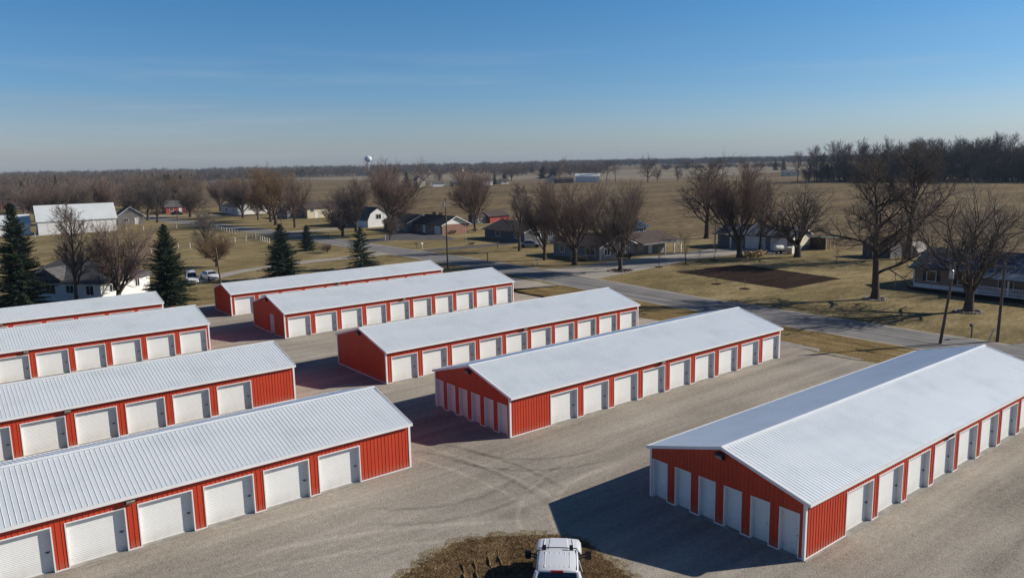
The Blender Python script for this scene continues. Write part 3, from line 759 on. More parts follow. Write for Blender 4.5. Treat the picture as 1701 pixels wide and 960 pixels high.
gable_house('house', 'pale yellow house with brown roof before the open field', 'house', (109.6, 254.5), 0, 12.2, 9.5, 3.7, 1.7, M['yellow'], M['shingle_brown'], ridge='x', over=0.6,
            openings=(('window', 'S', 1.2, 2.2, 1.2, 0.9), ('window', 'S', 8.0, 2.2, 1.2, 0.9), ('door', 'S', 2.8, 0.1, 1.0, 2.0), ('window', 'S', 5.5, 1.4, 0.8, 0.8)))
gable_house('house_wing', 'low dark blue wing with brown roof joined to the yellow house', 'house wing', (103.4, 257.0), 0, 6.1, 10.5, 2.6, 1.4, M['bluegrey'], M['shingle_brown'], ridge='y',
            openings=(('window', 'W', 2.0, 1.0, 1.5, 1.1), ('window', 'W', 6.5, 1.0, 1.5, 1.1)))
gable_house('garage', 'blue grey gabled garage behind the round dark tree', 'garage', (103.0, 209.5), 0, 9.0, 12.0, 2.9, 2.6, M['bluegrey'], M['shingle_grey'], ridge='x', over=0.5,
            openings=(('window', 'W', 8.3, 0.9, 1.6, 1.3), ('garage', 'W', 1.2, 0.1, 4.6, 2.2)))
gable_house('barn', 'white gambrel barn with arched end wall beside the tall maple', 'barn', (104.6, 200.6), 0, 7.0, 8.7, 2.0, 3.6, M['white'], M['shingle_grey'], ridge='y', gambrel=True, over=0.25,
            openings=(('window', 'S', 2.7, 2.4, 1.6, 1.3),))
# brick ranch
gable_house('house', 'brick ranch house with dark roof and white gable facing the sun', 'house', (107.0, 165.2), 0, 8.1, 13.6, 2.45, 1.9, M['brick'], M['shingle_dark'], ridge='y', over=0.6, gable_mat=M['white'],
            openings=(('garage', 'W', 0.9, 0.1, 2.7, 2.0), ('window', 'W', 5.0, 0.9, 1.6, 1.2), ('door', 'W', 8.2, 0.1, 1.0, 2.0), ('window', 'W', 10.4, 0.9, 1.4, 1.2)), chimneys=((4.6, 10.8, 5.0), (4.6, 7.6, 4.9)))
gable_house('house_wing', 'pale wing with dark roof at the left end of the brick ranch house', 'house wing', (104.8, 178.85), 0, 8.6, 12.5, 2.45, 1.9, M['grey'], M['shingle_dark'], ridge='y', over=0.5,
            openings=(('window', 'W', 1.5, 0.9, 1.6, 1.2), ('door', 'W', 4.4, 0.1, 1.0, 2.0), ('window', 'W', 7.0, 0.9, 2.0, 1.2)))
gable_house('shed', 'small red shed house with brown roof at the field edge', 'shed', (136.8, 185.0), 0, 7.3, 5.5, 2.1, 1.1, M['shedred'], M['shingle_brown'], ridge='x', over=0.4,
            openings=(('window', 'W', 1.0, 0.7, 1.0, 1.1), ('window', 'W', 3.2, 0.7, 1.0, 1.1)))
gable_house('shed', 'dark playhouse shed with white framed windows against the red shed', 'shed', (132.6, 186.0), 0, 4.1, 4.2, 2.1, 1.0, M['darkgrey'], M['shingle_brown'], ridge='x', over=0.3,
            openings=(('window', 'S', 0.8, 0.6, 1.0, 1.1), ('window', 'S', 2.4, 0.6, 1.0, 1.1), ('door', 'W', 1.2, 0.1, 0.9, 1.8)))
gable_house('house', 'low dark grey house half hidden by bare trees across the road', 'house', (108.2, 133.5), 0, 10.5, 15.0, 2.4, 1.7, M['darkgrey'], M['shingle_dark'], ridge='y', over=0.6,
            openings=(('window', 'W', 2.0, 0.9, 1.6, 1.2), ('window', 'W', 9.0, 0.9, 1.6, 1.2), ('window', 'S', 3.0, 0.9, 1.6, 1.2), ('window', 'S', 7.0, 0.9, 1.2, 1.2)))
# porch house, three volumes of one house
ph = gable_house('house', 'grey ranch house with white porch posts at the pale driveway', 'house', (97.2, 98.6), 0, 9.0, 12.5, 2.5, 1.8, M['grey'], M['shingle_brown'], ridge='y', over=0.6,
            openings=(('window', 'W', 1.2, 0.9, 2.4, 1.2), ('window', 'W', 6.5, 0.9, 0.9, 1.2), ('window', 'W', 9.4, 0.9, 1.2, 1.2), ('window', 'S', 1.2, 0.9, 1.4, 1.1), ('window', 'S', 5.8, 0.9, 1.6, 1.2)))
bm = bmesh.new(); box(bm, 9.0, 18.4, 0.6, 7.4, 0, 2.45); obj('wing_wall', bm, M['grey'], ph)
bm = bmesh.new(); prism(bm, [(-1.9, 2.35), (4.0, 4.0), (8.0, 2.5), (8.0, 2.35), (4.0, 3.86), (-1.9, 2.2)], 9.4, 20.6, 'x'); obj('wing_roof', bm, M['shingle_brown'], ph)
for x_ in (15.6, 18.2, 20.2):
    bm = bmesh.new(); box(bm, x_, x_ + .22, -1.8, -1.58, 0, 2.3); obj('porch_post', bm, M['white_trim'], ph)
bm = bmesh.new(); box(bm, 9.3, 20.7, -1.98, -1.9, 2.16, 2.42); obj('porch_fascia', bm, M['grey'], ph)
bm = bmesh.new(); box(bm, 13.5, 14.6, 0.52, 0.598, 0.1, 2.1); obj('door', bm, M['white'], ph)
bm = bmesh.new(); box(bm, 10.4, 12.2, 0.52, 0.598, 0.9, 2.0); f_ = obj('window', bm, M['glass'], ph)
gable_house('house', 'small two storey block with blue roof rising behind the porch house', 'house', (112.6, 107.0), 0, 6.2, 6.0, 4.4, 1.1, M['bluegrey'], M['roof_blue'], ridge='x', over=0.6,
            openings=(('window', 'S', 4.3, 3.0, 1.0, 1.0), ('window', 'S', 1.0, 3.0, 1.0, 1.0)))
# garage workshop
gw = gable_house('garage', 'long grey workshop with streaked metal roof and white overhead doors', 'garage', (131.2, 81.4), R(3), 6.5, 16.5, 2.9, 1.5, M['bluegrey'], M['roof_streak'], ridge='y', over=0.5,
            openings=(('garage', 'W', 1.3, 0.1, 3.2, 2.3), ('garage', 'W', 5.8, 0.1, 4.2, 2.3), ('window', 'S', 1.0, 0.9, 1.2, 1.1)))
bm = bmesh.new(); box(bm, -0.02, 6.5, -0.03, -0.004, 0.9, 2.9); obj('end_siding', bm, M['cream'], gw)
for y_ in (12.2, 15.9):
    bm = bmesh.new(); box(bm, -1.9, -1.65, y_, y_ + .25, 0, 2.6); obj('porch_post', bm, M['white_trim'], gw)
bm = bmesh.new(); box(bm, -2.1, -0.02, 12.0, 16.6, 2.62, 2.76); obj('porch_roof', bm, M['roof_streak'], gw)
lt = thing('lean_to', 'open green roofed lean-to at the right end of the workshop', 'lean-to', (138.0, 78.6, 0))
bm = bmesh.new(); prism(bm, [(0, 2.5), (4.6, 2.1), (4.6, 2.0), (0, 2.4)], 0, 4.0, 'y'); obj('roof', bm, M['green_roof'], lt)
bm = bmesh.new(); box(bm, 0, 4.4, 3.8, 3.9, 0, 2.0); box(bm, 0, 0.1, 0.1, 3.8, 0, 2.3); obj('wall', bm, M['shingle_brown'], lt)
for x_ in (0.2, 1.6, 3.0, 4.3):
    bm = bmesh.new(); box(bm, x_, x_ + .15, 0.05, 0.2, 0, 2.1); obj('post', bm, M['timber'], lt)
# shed/hay pile in the right
gable_house('shed', 'weathered dark shed behind the big bare tree right of the garden', 'shed', (133.5, 64.0), 0, 4.0, 5.0, 2.4, 1.0, M['darkgrey'], M['shingle_brown'], trim=M['darkgrey'], ridge='y', over=0.2, openings=(('door', 'W', 2.0, 0.1, 1.2, 1.9),))
gable_house('shed', 'pale rounded hoop shed at the field edge behind bare trees', 'shed', (139.8, 62.4), 0, 4.4, 4.0, 0.7, 1.6, M['concrete'], M['concrete'], ridge='x', gambrel=True, over=0.05, openings=(('door', 'S', 1.6, 0.1, 1.0, 0.9),))
# right house with porch
rh = gable_house('house', 'blue roofed brick ranch house with white railed porch at right', 'house', (107.2, 16.0), 0, 10.5, 32.0, 2.75, 2.1, M['brick'], M['roof_blue'], ridge='y', over=0.6, ribs=True,
            openings=(('shutter', 'W', 29.2, 1.0, 1.1, 1.3), ('shutter', 'W', 25.2, 0.9, 1.2, 1.4), ('window', 'W', 20.0, 0.9, 1.6, 1.2), ('door', 'W', 17.0, 0.5, 1.0, 2.0), ('window', 'W', 13.0, 0.9, 1.6, 1.2), ('window', 'W', 8.0, 0.9, 1.6, 1.2)))
bm = bmesh.new(); box(bm, -0.12, -0.02, 0.0, 32.0, 0.0, 0.55); obj('foundation', bm, M['white'], rh)
bm = bmesh.new(); box(bm, -0.10, 0.03, 31.9, 32.08, 0.55, 2.74); obj('corner_trim', bm, M['white_trim'], rh)
bm = bmesh.new(); box(bm, -2.2, -0.13, 2.0, 23.5, 0.30, 0.45); obj('porch_deck', bm, M['white_trim'], rh)
bm = bmesh.new(); prism(bm, [(-2.6, 2.45), (0.2, 2.95), (0.2, 2.85), (-2.6, 2.35)], 2.0, 23.8, 'y'); obj('porch_roof', bm, M['roof_blue'], rh)
for y_ in (2.2, 5.7, 9.2, 12.7, 16.2, 19.7, 23.2):
    bm = bmesh.new(); box(bm, -2.2, -2.02, y_, y_ + .18, 0.45, 2.38); obj('porch_post', bm, M['white_trim'], rh)
bm = bmesh.new()
for z_ in (0.6, 1.30): box(bm, -2.15, -2.07, 2.38, 23.2, z_, z_ + .06)
y_ = 2.5
while y_ < 23.1: box(bm, -2.13, -2.09, y_, y_ + .05, 0.66, 1.30); y_ += 0.16
obj('porch_railing', bm, M['white_trim'], rh)

# far farm buildings
for (nm, lb, cat, loc, rot, L, W, h, rise, wm, rm, rg, op) in (
    ('farmhouse', 'small cream farmhouse with steep gable alone in the far field', 'farmhouse', (316, 522), -0.2, 7, 9, 5.2, 3.2, 'cream', 'shingle_grey', 'y', (('window', 'S', 2.8, 3.4, 1.2, 1.3), ('window', 'S', 1.0, 1.0, 1.2, 1.3))),
    ('farm_shed', 'long low white shed right of the cream farmhouse', 'farm shed', (327, 516), -0.25, 10, 7, 2.6, 1.4, 'white', 'shingle_grey', 'x', (('garage', 'S', 2, 0.1, 2.6, 2.2), ('garage', 'S', 6, 0.1, 2.6, 2.2))),
    ('farm_shed', 'grey farm shed at the right end of the cream farmhouse yard', 'farm shed', (341, 508), -0.25, 12, 8, 2.8, 1.5, 'grey', 'shingle_grey', 'x', (('window', 'S', 3, 1, 1.4, 1.2),)),
    ('farm_shed', 'small white farm shed behind the twin reddish trees', 'farm shed', (363, 500), -0.25, 9, 8, 3.6, 2.0, 'white', 'shingle_grey', 'x', (('garage', 'S', 3, 0.1, 3, 2.6),)),
    ('farm_shed', 'tiny cream shed between dark conifers beyond the field', 'farm shed', (388, 508), -0.3, 7, 6, 2.8, 1.6, 'cream', 'shingle_brown', 'x', (('window', 'S', 3, 1, 1.2, 1.2),)),
    ('farm_shed', 'white gabled farm shed beyond the field, left of the brown one', 'farm shed', (420, 486), -0.45, 8, 9, 4.0, 2.4, 'cream', 'shingle_grey', 'y', (('garage', 'S', 2, 0.1, 3.5, 3),)),
    ('farm_shed', 'low brown open farm shed beyond the field', 'farm shed', (419, 476), -0.6, 15, 8, 3.4, 1.2, 'darkgrey', 'shingle_brown', 'x', (('garage', 'E', 2, 0.1, 3.5, 2.6),)),
    ('pole_barn', 'long grey pole barn with white end wall beyond the field', 'pole barn', (447, 482), -0.75, 20, 16, 4.6, 2.2, 'white', 'roof_pale', 'x', (('garage', 'S', 4, 0.1, 4, 3.6), ('garage', 'S', 11, 0.1, 4, 3.6))),
    ('warehouse', 'wide white factory building on the horizon right of the water tower', 'warehouse', (905, 1395), -0.7, 46, 30, 8, 3, 'white', 'roof_pale', 'x', (('garage', 'S', 8, 0.1, 6, 5),)),
    ('warehouse', 'low white factory building on the horizon, left of the wide one', 'warehouse', (850, 1430), -0.7, 40, 26, 6, 2, 'white', 'roof_pale', 'x', (('garage', 'S', 8, 0.1, 5, 4),)),
    ('farmhouse', 'distant cream house at the foot of the water tower', 'farmhouse', (598, 1180), -0.5, 26, 14, 5, 3, 'cream', 'shingle_grey', 'x', (('window', 'S', 4, 1.6, 2, 1.6), ('window', 'S', 16, 1.6, 2, 1.6))),
    ('farmhouse', 'distant white house among trees left of the open field', 'farmhouse', (212, 700), -0.3, 13, 9, 4.5, 2.6, 'white', 'shingle_grey', 'x', (('window', 'S', 3, 1.6, 1.5, 1.3), ('window', 'S', 9, 1.6, 1.5, 1.3))),
    ('barn', 'distant red barn among trees above the white barn', 'barn', (38, 458), -0.1, 13, 9, 3.4, 2.4, 'shedred', 'shingle_brown', 'x', (('garage', 'S', 4, 0.1, 3.4, 2.8),)),
    ('farmhouse', 'pale farm building at the edge of the right hand wood', 'farmhouse', (640, 408), -0.6, 14, 8, 3.4, 2.0, 'cream', 'shingle_grey', 'x', (('window', 'S', 3, 1.2, 1.5, 1.3),)),
):
    gable_house(nm, lb, cat, loc, rot, L, W, h, rise, M[wm], M[rm], ridge=rg, over=0.4, openings=op)

# water tower
wt = thing('water_tower', 'pale blue spherical water tower on a single column at the horizon', 'water tower', (705, 1338, 0))
bm = bmesh.new(); lathe(bm, [(4.0, 0), (2.2, 4), (1.4, 8), (1.3, 20), (2.2, 23)], 16); obj('column', bm, M['tank'], wt, True)
bm = bmesh.new(); lathe(bm, [(2.2, 22.9)] + [(7.2 * math.sin(a), 29.0 - 6.0 * math.cos(a)) for a in np.linspace(0.32, 3.0, 14)] + [(0.3, 35.2)], 24); obj('tank', bm, M['tank'], wt, True)

# ---------------------------------------------------------------- trees
class Tree:
    def __init__(s, seed): s.r = np.random.RandomState(seed); s.V = {0: [], 1: []}; s.F = {0: [], 1: []}
    def path(s, grp, pts, rad, n):
        V, Fc = s.V[grp], s.F[grp]; base = len(V); m_ = len(pts)
        for i in range(m_):
            d = pts[min(i + 1, m_ - 1)] - pts[max(i - 1, 0)]; d = d / (np.linalg.norm(d) + 1e-9)
            a = np.cross(d, (0.3, 0.5, 0.81) if abs(d[2]) < .9 else (1, 0, 0)); a /= np.linalg.norm(a) + 1e-9; b = np.cross(d, a)
            for k in range(n):
                t = 2 * math.pi * k / n
                V.append(pts[i] + (a * math.cos(t) + b * math.sin(t)) * rad[i])
        for i in range(m_ - 1):
            for k in range(n):
                q = (k + 1) % n
                Fc.append((base + i * n + k, base + i * n + q, base + (i + 1) * n + q, base + (i + 1) * n + k))
    def grow(s, p, d, L, r, lv, K):
        c = K[lv]; nseg = c['seg']; pts = [p]; rad = [r]; dirs = [d]
        for i in range(nseg):
            d = d + s.r.normal(0, c['wob'], 3) + np.array((0, 0, c['up']))
            d = d / np.linalg.norm(d)
            p = p + d * L / nseg; pts.append(p); dirs.append(d)
            f = (i + 1) / nseg; rad.append(max(r * (1 - f * (1 - c['tip'])), K['rmin'] * (0.6 if lv == K['levels'] - 1 else 1)))
        s.path(0 if lv < K['trunk_levels'] else 1, np.array(pts), rad, c['n'])
        if lv + 1 >= K['levels']: return
        k = c['kids']; ph0 = s.r.uniform(0, 6.28)
        for j in range(k):
            f = c['start'] + (1 - c['start']) * (j + s.r.uniform(0.1, .9)) / k
            i = min(nseg - 1, int(f * nseg)); g = f * nseg - i
            q = pts[i] * (1 - g) + pts[i + 1] * g; dd = dirs[min(i + 1, nseg)]
            a = np.cross(dd, (0.01, 0.02, 1) if abs(dd[2]) < .95 else (1, 0, 0)); a /= np.linalg.norm(a); b = np.cross(dd, a)
            ph = ph0 + j * 2.4 + s.r.uniform(-.5, .5); an = math.radians(c['ang'] + s.r.uniform(-12, 12))
            if lv == 0 and K['fan']: an = math.radians(6 + (c['ang'] + 8) * ((j * 0.618 + .1) % 1.0) ** .8); f = c['start'] + (1 - c['start']) * (1 - an / 1.2) 
            nd = dd * math.cos(an) + (a * math.cos(ph) + b * math.sin(ph)) * math.sin(an)
            nl = L * c['ratio'] * s.r.uniform(0.75, 1.15) * (1 - c['taper'] * (f - c['start']))
            nr = max(K['rmin'], min(rad[i] * .8, r * c['rr'] * (1.1 - 0.5 * f)))
            s.grow(q, nd, nl, nr, lv + 1, K)
    def out(s, H, W):
        A = np.array(s.V[0] + s.V[1]); top = np.percentile(A[:, 2], 99.5); rad = np.percentile(np.hypot(A[:, 0], A[:, 1]), 96)
        sc_ = np.array((W / 2 / rad, W / 2 / rad, H / top)); res = []
        for g in (0, 1): res.append((np.array(s.V[g]) * sc_, s.F[g]))
        return res
def L_(n, seg, wob, up, tip, kids, start, ang, ratio, rr, taper=0.3): return dict(n=n, seg=seg, wob=wob, up=up, tip=tip, kids=kids, start=start, ang=ang, ratio=ratio, rr=rr, taper=taper)
KINDS = {
 'maple': dict(levels=5, trunk_levels=3, rmin=0.0115, H=14, W=9, L0=2.6, r0=0.40, lv=[L_(9, 4, .03, .02, .85, 11, .5, 40, 3.1, .50, 0.1), L_(6, 8, .04, .035, .12, 11, .22, 34, .44, .5, .35), L_(4, 6, .07, .07, .25, 9, .10, 36, .62, .5), L_(3, 4, .09, .07, .4, 8, .08, 32, .66, .6), L_(3, 3, .09, .06, .5, 0, 0, 0, 0, 0)]),
 'round': dict(levels=5, trunk_levels=2, rmin=0.0115, H=9, W=8, L0=1.5, r0=0.24, lv=[L_(8, 3, .03, .02, .8, 11, .4, 48, 2.9, .6, 0.1), L_(5, 7, .06, .05, .2, 9, .15, 36, .52, .5, .4), L_(4, 5, .09, .07, .3, 8, .1, 34, .6, .5), L_(3, 4, .10, .07, .4, 7, .1, 32, .62, .6), L_(3, 2, .12, .05, .5, 0, 0, 0, 0, 0)]),
 'oak': dict(levels=5, trunk_levels=3, rmin=0.012, H=17, W=11, L0=14, r0=0.42, lv=[L_(9, 12, .03, .03, .12, 20, .20, 56, .46, .42, 0.62), L_(5, 8, .10, .06, .2, 9, .15, 42, .50, .5, .4), L_(4, 5, .12, .05, .3, 7, .1, 40, .58, .5), L_(3, 4, .14, .05, .4, 6, .1, 38, .6, .6), L_(3, 3, .14, .04, .5, 0, 0, 0, 0, 0)]),
 'spread': dict(levels=5, trunk_levels=3, rmin=0.012, H=13.5, W=12, L0=2.4, r0=0.5, lv=[L_(9, 4, .04, .02, .85, 8, .55, 44, 3.4, .58, 0.05), L_(6, 9, .09, .05, .2, 9, .22, 46, .50, .5, .4), L_(4, 6, .11, .06, .3, 7, .1, 38, .58, .5), L_(3, 4, .13, .05, .4, 6, .1, 36, .6, .6), L_(3, 3, .13, .04, .5, 0, 0, 0, 0, 0)]),
 'slim': dict(levels=5, trunk_levels=2, rmin=0.014, H=12, W=5.5, L0=9, r0=0.20, lv=[L_(7, 8, .04, .03, .15, 16, .18, 32, .44, .5, 0.45), L_(4, 6, .07, .08, .25, 8, .12, 30, .5, .5, .4), L_(3, 4, .09, .07, .4, 6, .1, 30, .6, .6), L_(3, 3, .1, .05, .5, 4, .1, 30, .6, .6), L_(3, 2, .1, .05, .5, 0, 0, 0, 0, 0)]),
 'sapling': dict(levels=3, trunk_levels=1, rmin=0.012, H=4.5, W=2.4, L0=3.2, r0=0.05, lv=[L_(6, 5, .04, .03, .3, 12, .3, 36, .42, .5, 0.3), L_(3, 4, .09, .09, .4, 7, .2, 32, .6, .6), L_(3, 3, .1, .05, .5, 0, 0, 0, 0, 0)]),
 'forest': dict(levels=4, trunk_levels=1, rmin=0.040, H=25, W=12, L0=21, r0=0.36, lv=[L_(5, 8, .025, .04, .2, 16, .36, 36, .34, .5, 0.35), L_(3, 5, .08, .09, .3, 7, .15, 34, .55, .5), L_(3, 3, .11, .07, .4, 6, .1, 32, .65, .6), L_(3, 2, .12, .05, .5, 0, 0, 0, 0, 0)]),
 'distant': dict(levels=3, trunk_levels=1, rmin=0.14, H=15, W=13, L0=8, r0=0.30, lv=[L_(3, 3, .04, .04, .4, 12, .08, 50, .8, .6, 0.1), L_(3, 3, .10, .07, .5, 9, .12, 40, .6, .7), L_(3, 2, .14, .05, .6, 0, 0, 0, 0, 0)]),
 'far': dict(levels=4, trunk_levels=1, rmin=0.050, H=15, W=11, L0=7, r0=0.32, lv=[L_(5, 4, .04, .04, .4, 13, .12, 46, .85, .6, 0.1), L_(3, 4, .08, .07, .3, 8, .12, 36, .55, .5), L_(3, 3, .11, .07, .4, 6, .1, 34, .65, .6), L_(3, 2, .12, .05, .5, 0, 0, 0, 0, 0)]),
}
PROTO = {}
def proto(kind, seed):
    if (kind, seed) in PROTO: return PROTO[(kind, seed)]
    c = KINDS[kind]; T = Tree(seed * 17 + 3); K = {i: q for i, q in enumerate(c['lv'])}
    K.update(fan=kind in ('maple', 'round', 'spread'), levels=c['levels'], trunk_levels=c['trunk_levels'], rmin=c['rmin'])
    T.grow(np.array((0., 0., -0.1)), np.array((0, 0, 1.)), c['L0'], c['r0'], 0, K)
    if c['trunk_levels'] > 1 or True:   # root flare
        T.path(0, np.array([(0, 0, -.1), (0, 0, .25), (0, 0, .8)]), [c['r0'] * 1.5, c['r0'] * 1.18, c['r0'] * 0.99], 9)
    PROTO[(kind, seed)] = T.out(c['H'], c['W'])
    return PROTO[(kind, seed)]
MESH = {}
def tree_mesh(kind, seed, twig):
    k = (kind, seed, twig)
    if k not in MESH:
        (v0, f0), (v1, f1) = proto(kind, seed)
        a = bpy.data.meshes.new('trunk'); np_mesh(a, v0, f0); a.materials.append(M['bark'])
        for p in a.polygons: p.use_smooth = True
        b = bpy.data.meshes.new('crown'); np_mesh(b, v1, f1); b.materials.append(M[twig])
        MESH[k] = (a, b)
    return MESH[k]
def tree(kind, seed, x, y, H, W, twig, label, rot=0.0, name='bare_tree', cat='tree', group='bare winter trees'):
    c = KINDS[kind]; a, b = tree_mesh(kind, seed, twig)
    if kind in ('maple', 'round'): W *= 1.24; H *= 1.05
    if kind in ('oak', 'spread'): W *= 1.25; H *= 1.03
    if kind == 'slim': W *= 1.15
    t = thing(name, label, cat, (x, y, 0), rot, group); t.scale = (W / c['W'], W / c['W'], H / c['H'])
    inst('trunk', a, t); inst('crown', b, t)
    return t
TREES = [
 ('maple', 1, 99.0, 177.2, 18.1, 15.7, 'twig_red', 'largest bare maple, standing between the gambrel barn and the brick house'),
 ('round', 1, 87.2, 181.2, 10.4, 8.8, 'twig', 'dense round bare tree in front of the blue grey garage'),
 ('maple', 2, 96.2, 191.5, 13.8, 10.4, 'twig', 'bare maple rising just behind the dense round tree'),
 ('maple', 3, 137.6, 195.4, 15.7, 11.5, 'twig_red', 'reddish bare tree behind the brick house, left one of the pair'),
 ('maple', 1, 120.5, 169.9, 14.8, 8.4, 'twig_red', 'reddish bare tree on the lawn right of the brick house'),
 ('slim', 1, 97.4, 121.9, 13.6, 6.1, 'twig_grey', 'slim bare tree before the low dark grey house'),
 ('maple', 2, 91.4, 107.0, 13.6, 7.4, 'twig', 'bare tree with pale trunk just left of the porch house front'),
 ('maple', 3, 90.6, 98.1, 14.0, 10.0, 'twig_red', 'broad reddish bare tree directly before the porch house'),
 ('maple', 1, 90.7, 87.2, 13.5, 9.4, 'twig', 'bare tree in its mulch ring at the driveway mouth'),
 ('oak', 1, 141.6, 109.4, 17.2, 11.1, 'twig_grey', 'tall bare tree at the field edge left of the workshop'),
 ('maple', 2, 117.7, 83.6, 16.5, 11.4, 'twig_red', 'reddish bare tree before the workshop beside the log pile'),
 ('slim', 2, 130.4, 88.0, 13.4, 4.9, 'twig', 'thin bare tree against the workshop doors'),
 ('spread', 1, 125.2, 76.6, 13.1, 12.6, 'twig_grey', 'wide crooked bare tree at the right end of the workshop'),
 ('oak', 2, 94.3, 46.8, 18.4, 9.9, 'twig', 'bare tree with pale stone ring on the lawn across the road'),
 ('oak', 3, 135.3, 61.8, 19.4, 12.0, 'twig', 'tallest bare oak at the field edge left of the blue roofed house'),
 ('spread', 2, 93.9, 35.8, 14.2, 11.8, 'twig_grey', 'big bare tree in front of the blue roofed house porch'),
 ('spread', 1, 121.0, 33.0, 14.2, 10.5, 'twig', 'bare tree behind the blue roofed house at the right edge'),
 ('maple', 3, 90.5, 234.4, 17.1, 13.4, 'twig_tan', 'large tan bare tree beside the road above the small spruces'),
 ('maple', 1, 90.6, 220.1, 14.2, 9.6, 'twig_red', 'reddish bare tree left of the yellow house by the road'),
 ('maple', 2, 95.7, 278.9, 13.3, 12.2, 'twig', 'bare tree before the white house at the road bend'),
 ('maple', 3, 68.0, 297.3, 15.8, 9.9, 'twig', 'leftmost bare tree of the pair beyond the paddock'),
 ('maple', 2, 67.2, 280.7, 14.2, 10.4, 'twig_grey', 'bare tree behind the tall spruce top, right of the paddock pair'),
 ('spread', 2, 61.2, 288.6, 13.3, 10.5, 'twig', 'bare tree shading the grey gable shed'),
 ('slim', 1, 46.8, 159.6, 10.2, 5.3, 'twig_grey', 'slim bare tree in the paddock corner above the white cars'),
 ('round', 1, 44.0, 144.3, 5.9, 6.2, 'twig_tan', 'small spreading bare tree beside the driveway pole'),
 ('slim', 2, 16.9, 117.3, 13.9, 6.0, 'twig', 'slender bare tree against the shaded wall of the white house'),
 ('round', 1, 21.6, 114.6, 10.8, 7.9, 'twig_red', 'brushy many stemmed bare tree at the white house corner'),
 ('maple', 1, 94.7, 261.3, 11.4, 8.4, 'twig_tan', 'small tan bare tree left of the large tan one'),
 ('maple', 2, 94.4, 248.9, 15.5, 10.2, 'twig_tan', 'tan bare tree directly behind the large tan one'),
 ('maple', 3, 83.5, 300.9, 10.9, 11.2, 'twig', 'bare tree in front of the distant red house'),
 ('round', 1, 91.5, 164.5, 5.6, 4.2, 'twig', 'small bare tree at the mouth of the dark driveway'),
 ('slim', 1, 20.0, 140.0, 7.0, 4.4, 'twig_grey', 'thin bare tree behind the white house roof'),
 ('maple', 2, 104.0, 330.0, 13.0, 12.0, 'twig_red', 'reddish bare tree beyond the white house at the bend'),
 ('maple', 1, 92.0, 345.0, 14.0, 13.0, 'twig_tan', 'tan bare tree beyond the distant red house'),
 ('maple', 3, 46.0, 300.0, 13.5, 12.0, 'twig', 'bare tree behind the white barn roof, right end'),
 ('maple', 2, 36.0, 305.0, 13.0, 12.0, 'twig_red', 'bare tree behind the middle of the white barn roof'),
 ('maple', 1, 20.0, 312.0, 14.0, 12.0, 'twig_grey', 'bare tree behind the left end of the white barn roof'),
 ('maple', 2, 58.0, 318.0, 14.5, 12.0, 'twig_red', 'tall bare tree behind the grey gable shed'),
 ('maple', 3, 74.0, 338.0, 14.0, 13.0, 'twig', 'bare tree left of the distant red house'),
 ('spread', 2, 6.0, 290.0, 12.5, 12.0, 'twig', 'broad bare tree behind the small white metal shed'),
 ('maple', 1, 122.0, 372.0, 13.0, 13.0, 'twig_tan', 'farthest tan bare tree along the field edge'),
 ('maple', 2, 110.0, 286.0, 13.5, 12.5, 'twig_red', 'bare tree right of the white house at the road bend'),
 ('forest', 1, 465.8, 463.8, 18.4, 11.1, 'twig', 'third from left of the four bare trees beyond the pole barn'),
 ('forest', 2, 463.4, 474.3, 17.1, 10.2, 'twig', 'second from left of the four bare trees beyond the pole barn'),
 ('forest', 1, 467.1, 455.0, 17.8, 11.0, 'twig', 'rightmost of the four bare trees beyond the pole barn'),
 ('forest', 2, 461.0, 488.3, 16.8, 10.0, 'twig', 'leftmost of the four bare trees beyond the pole barn'),
 ('far', 1, 474.3, 425.9, 21.6, 15.6, 'twig', 'lone tall bare tree on the far side of the field'),
 ('far', 2, 476.2, 417.4, 12.9, 9.6, 'twig', 'shorter bare tree right of the lone tall field tree'),
 ('far', 2, 480.2, 399.9, 12.6, 7.6, 'twig', 'small bare tree at the field end nearest the wood'),
 ('far', 1, 515.6, 578.7, 21.2, 23.9, 'twig', 'broad bare tree behind the dark conifer clump'),
 ('far', 2, 472.3, 601.1, 17.5, 17.7, 'twig', 'bare tree left of the dark conifer clump'),
 ('far', 1, 384.3, 595.4, 14.6, 12.9, 'twig_red', 'bare tree behind the farm sheds in the far field'),
 ('far', 2, 330.0, 545.0, 12.6, 12.9, 'twig', 'bare tree behind the cream farmhouse'),
 ('forest', 1, 496.1, 278.5, 28.1, 16.2, 'twig_grey', 'tall bare tree standing out at the left end of the right hand wood'),
 ('forest', 2, 492.9, 289.8, 24.2, 11.5, 'twig_grey', 'second bare tree from the left end of the right hand wood'),
 ('forest', 1, 489.0, 301.6, 21.6, 10.8, 'twig_grey', 'leftmost bare tree of the right hand wood'),
]
for i, (k, s_, x, y, H, W_, tw, lb) in enumerate(TREES):
    tree(k, s_, x, y, H, W_, tw, lb, rot=i * 1.37)
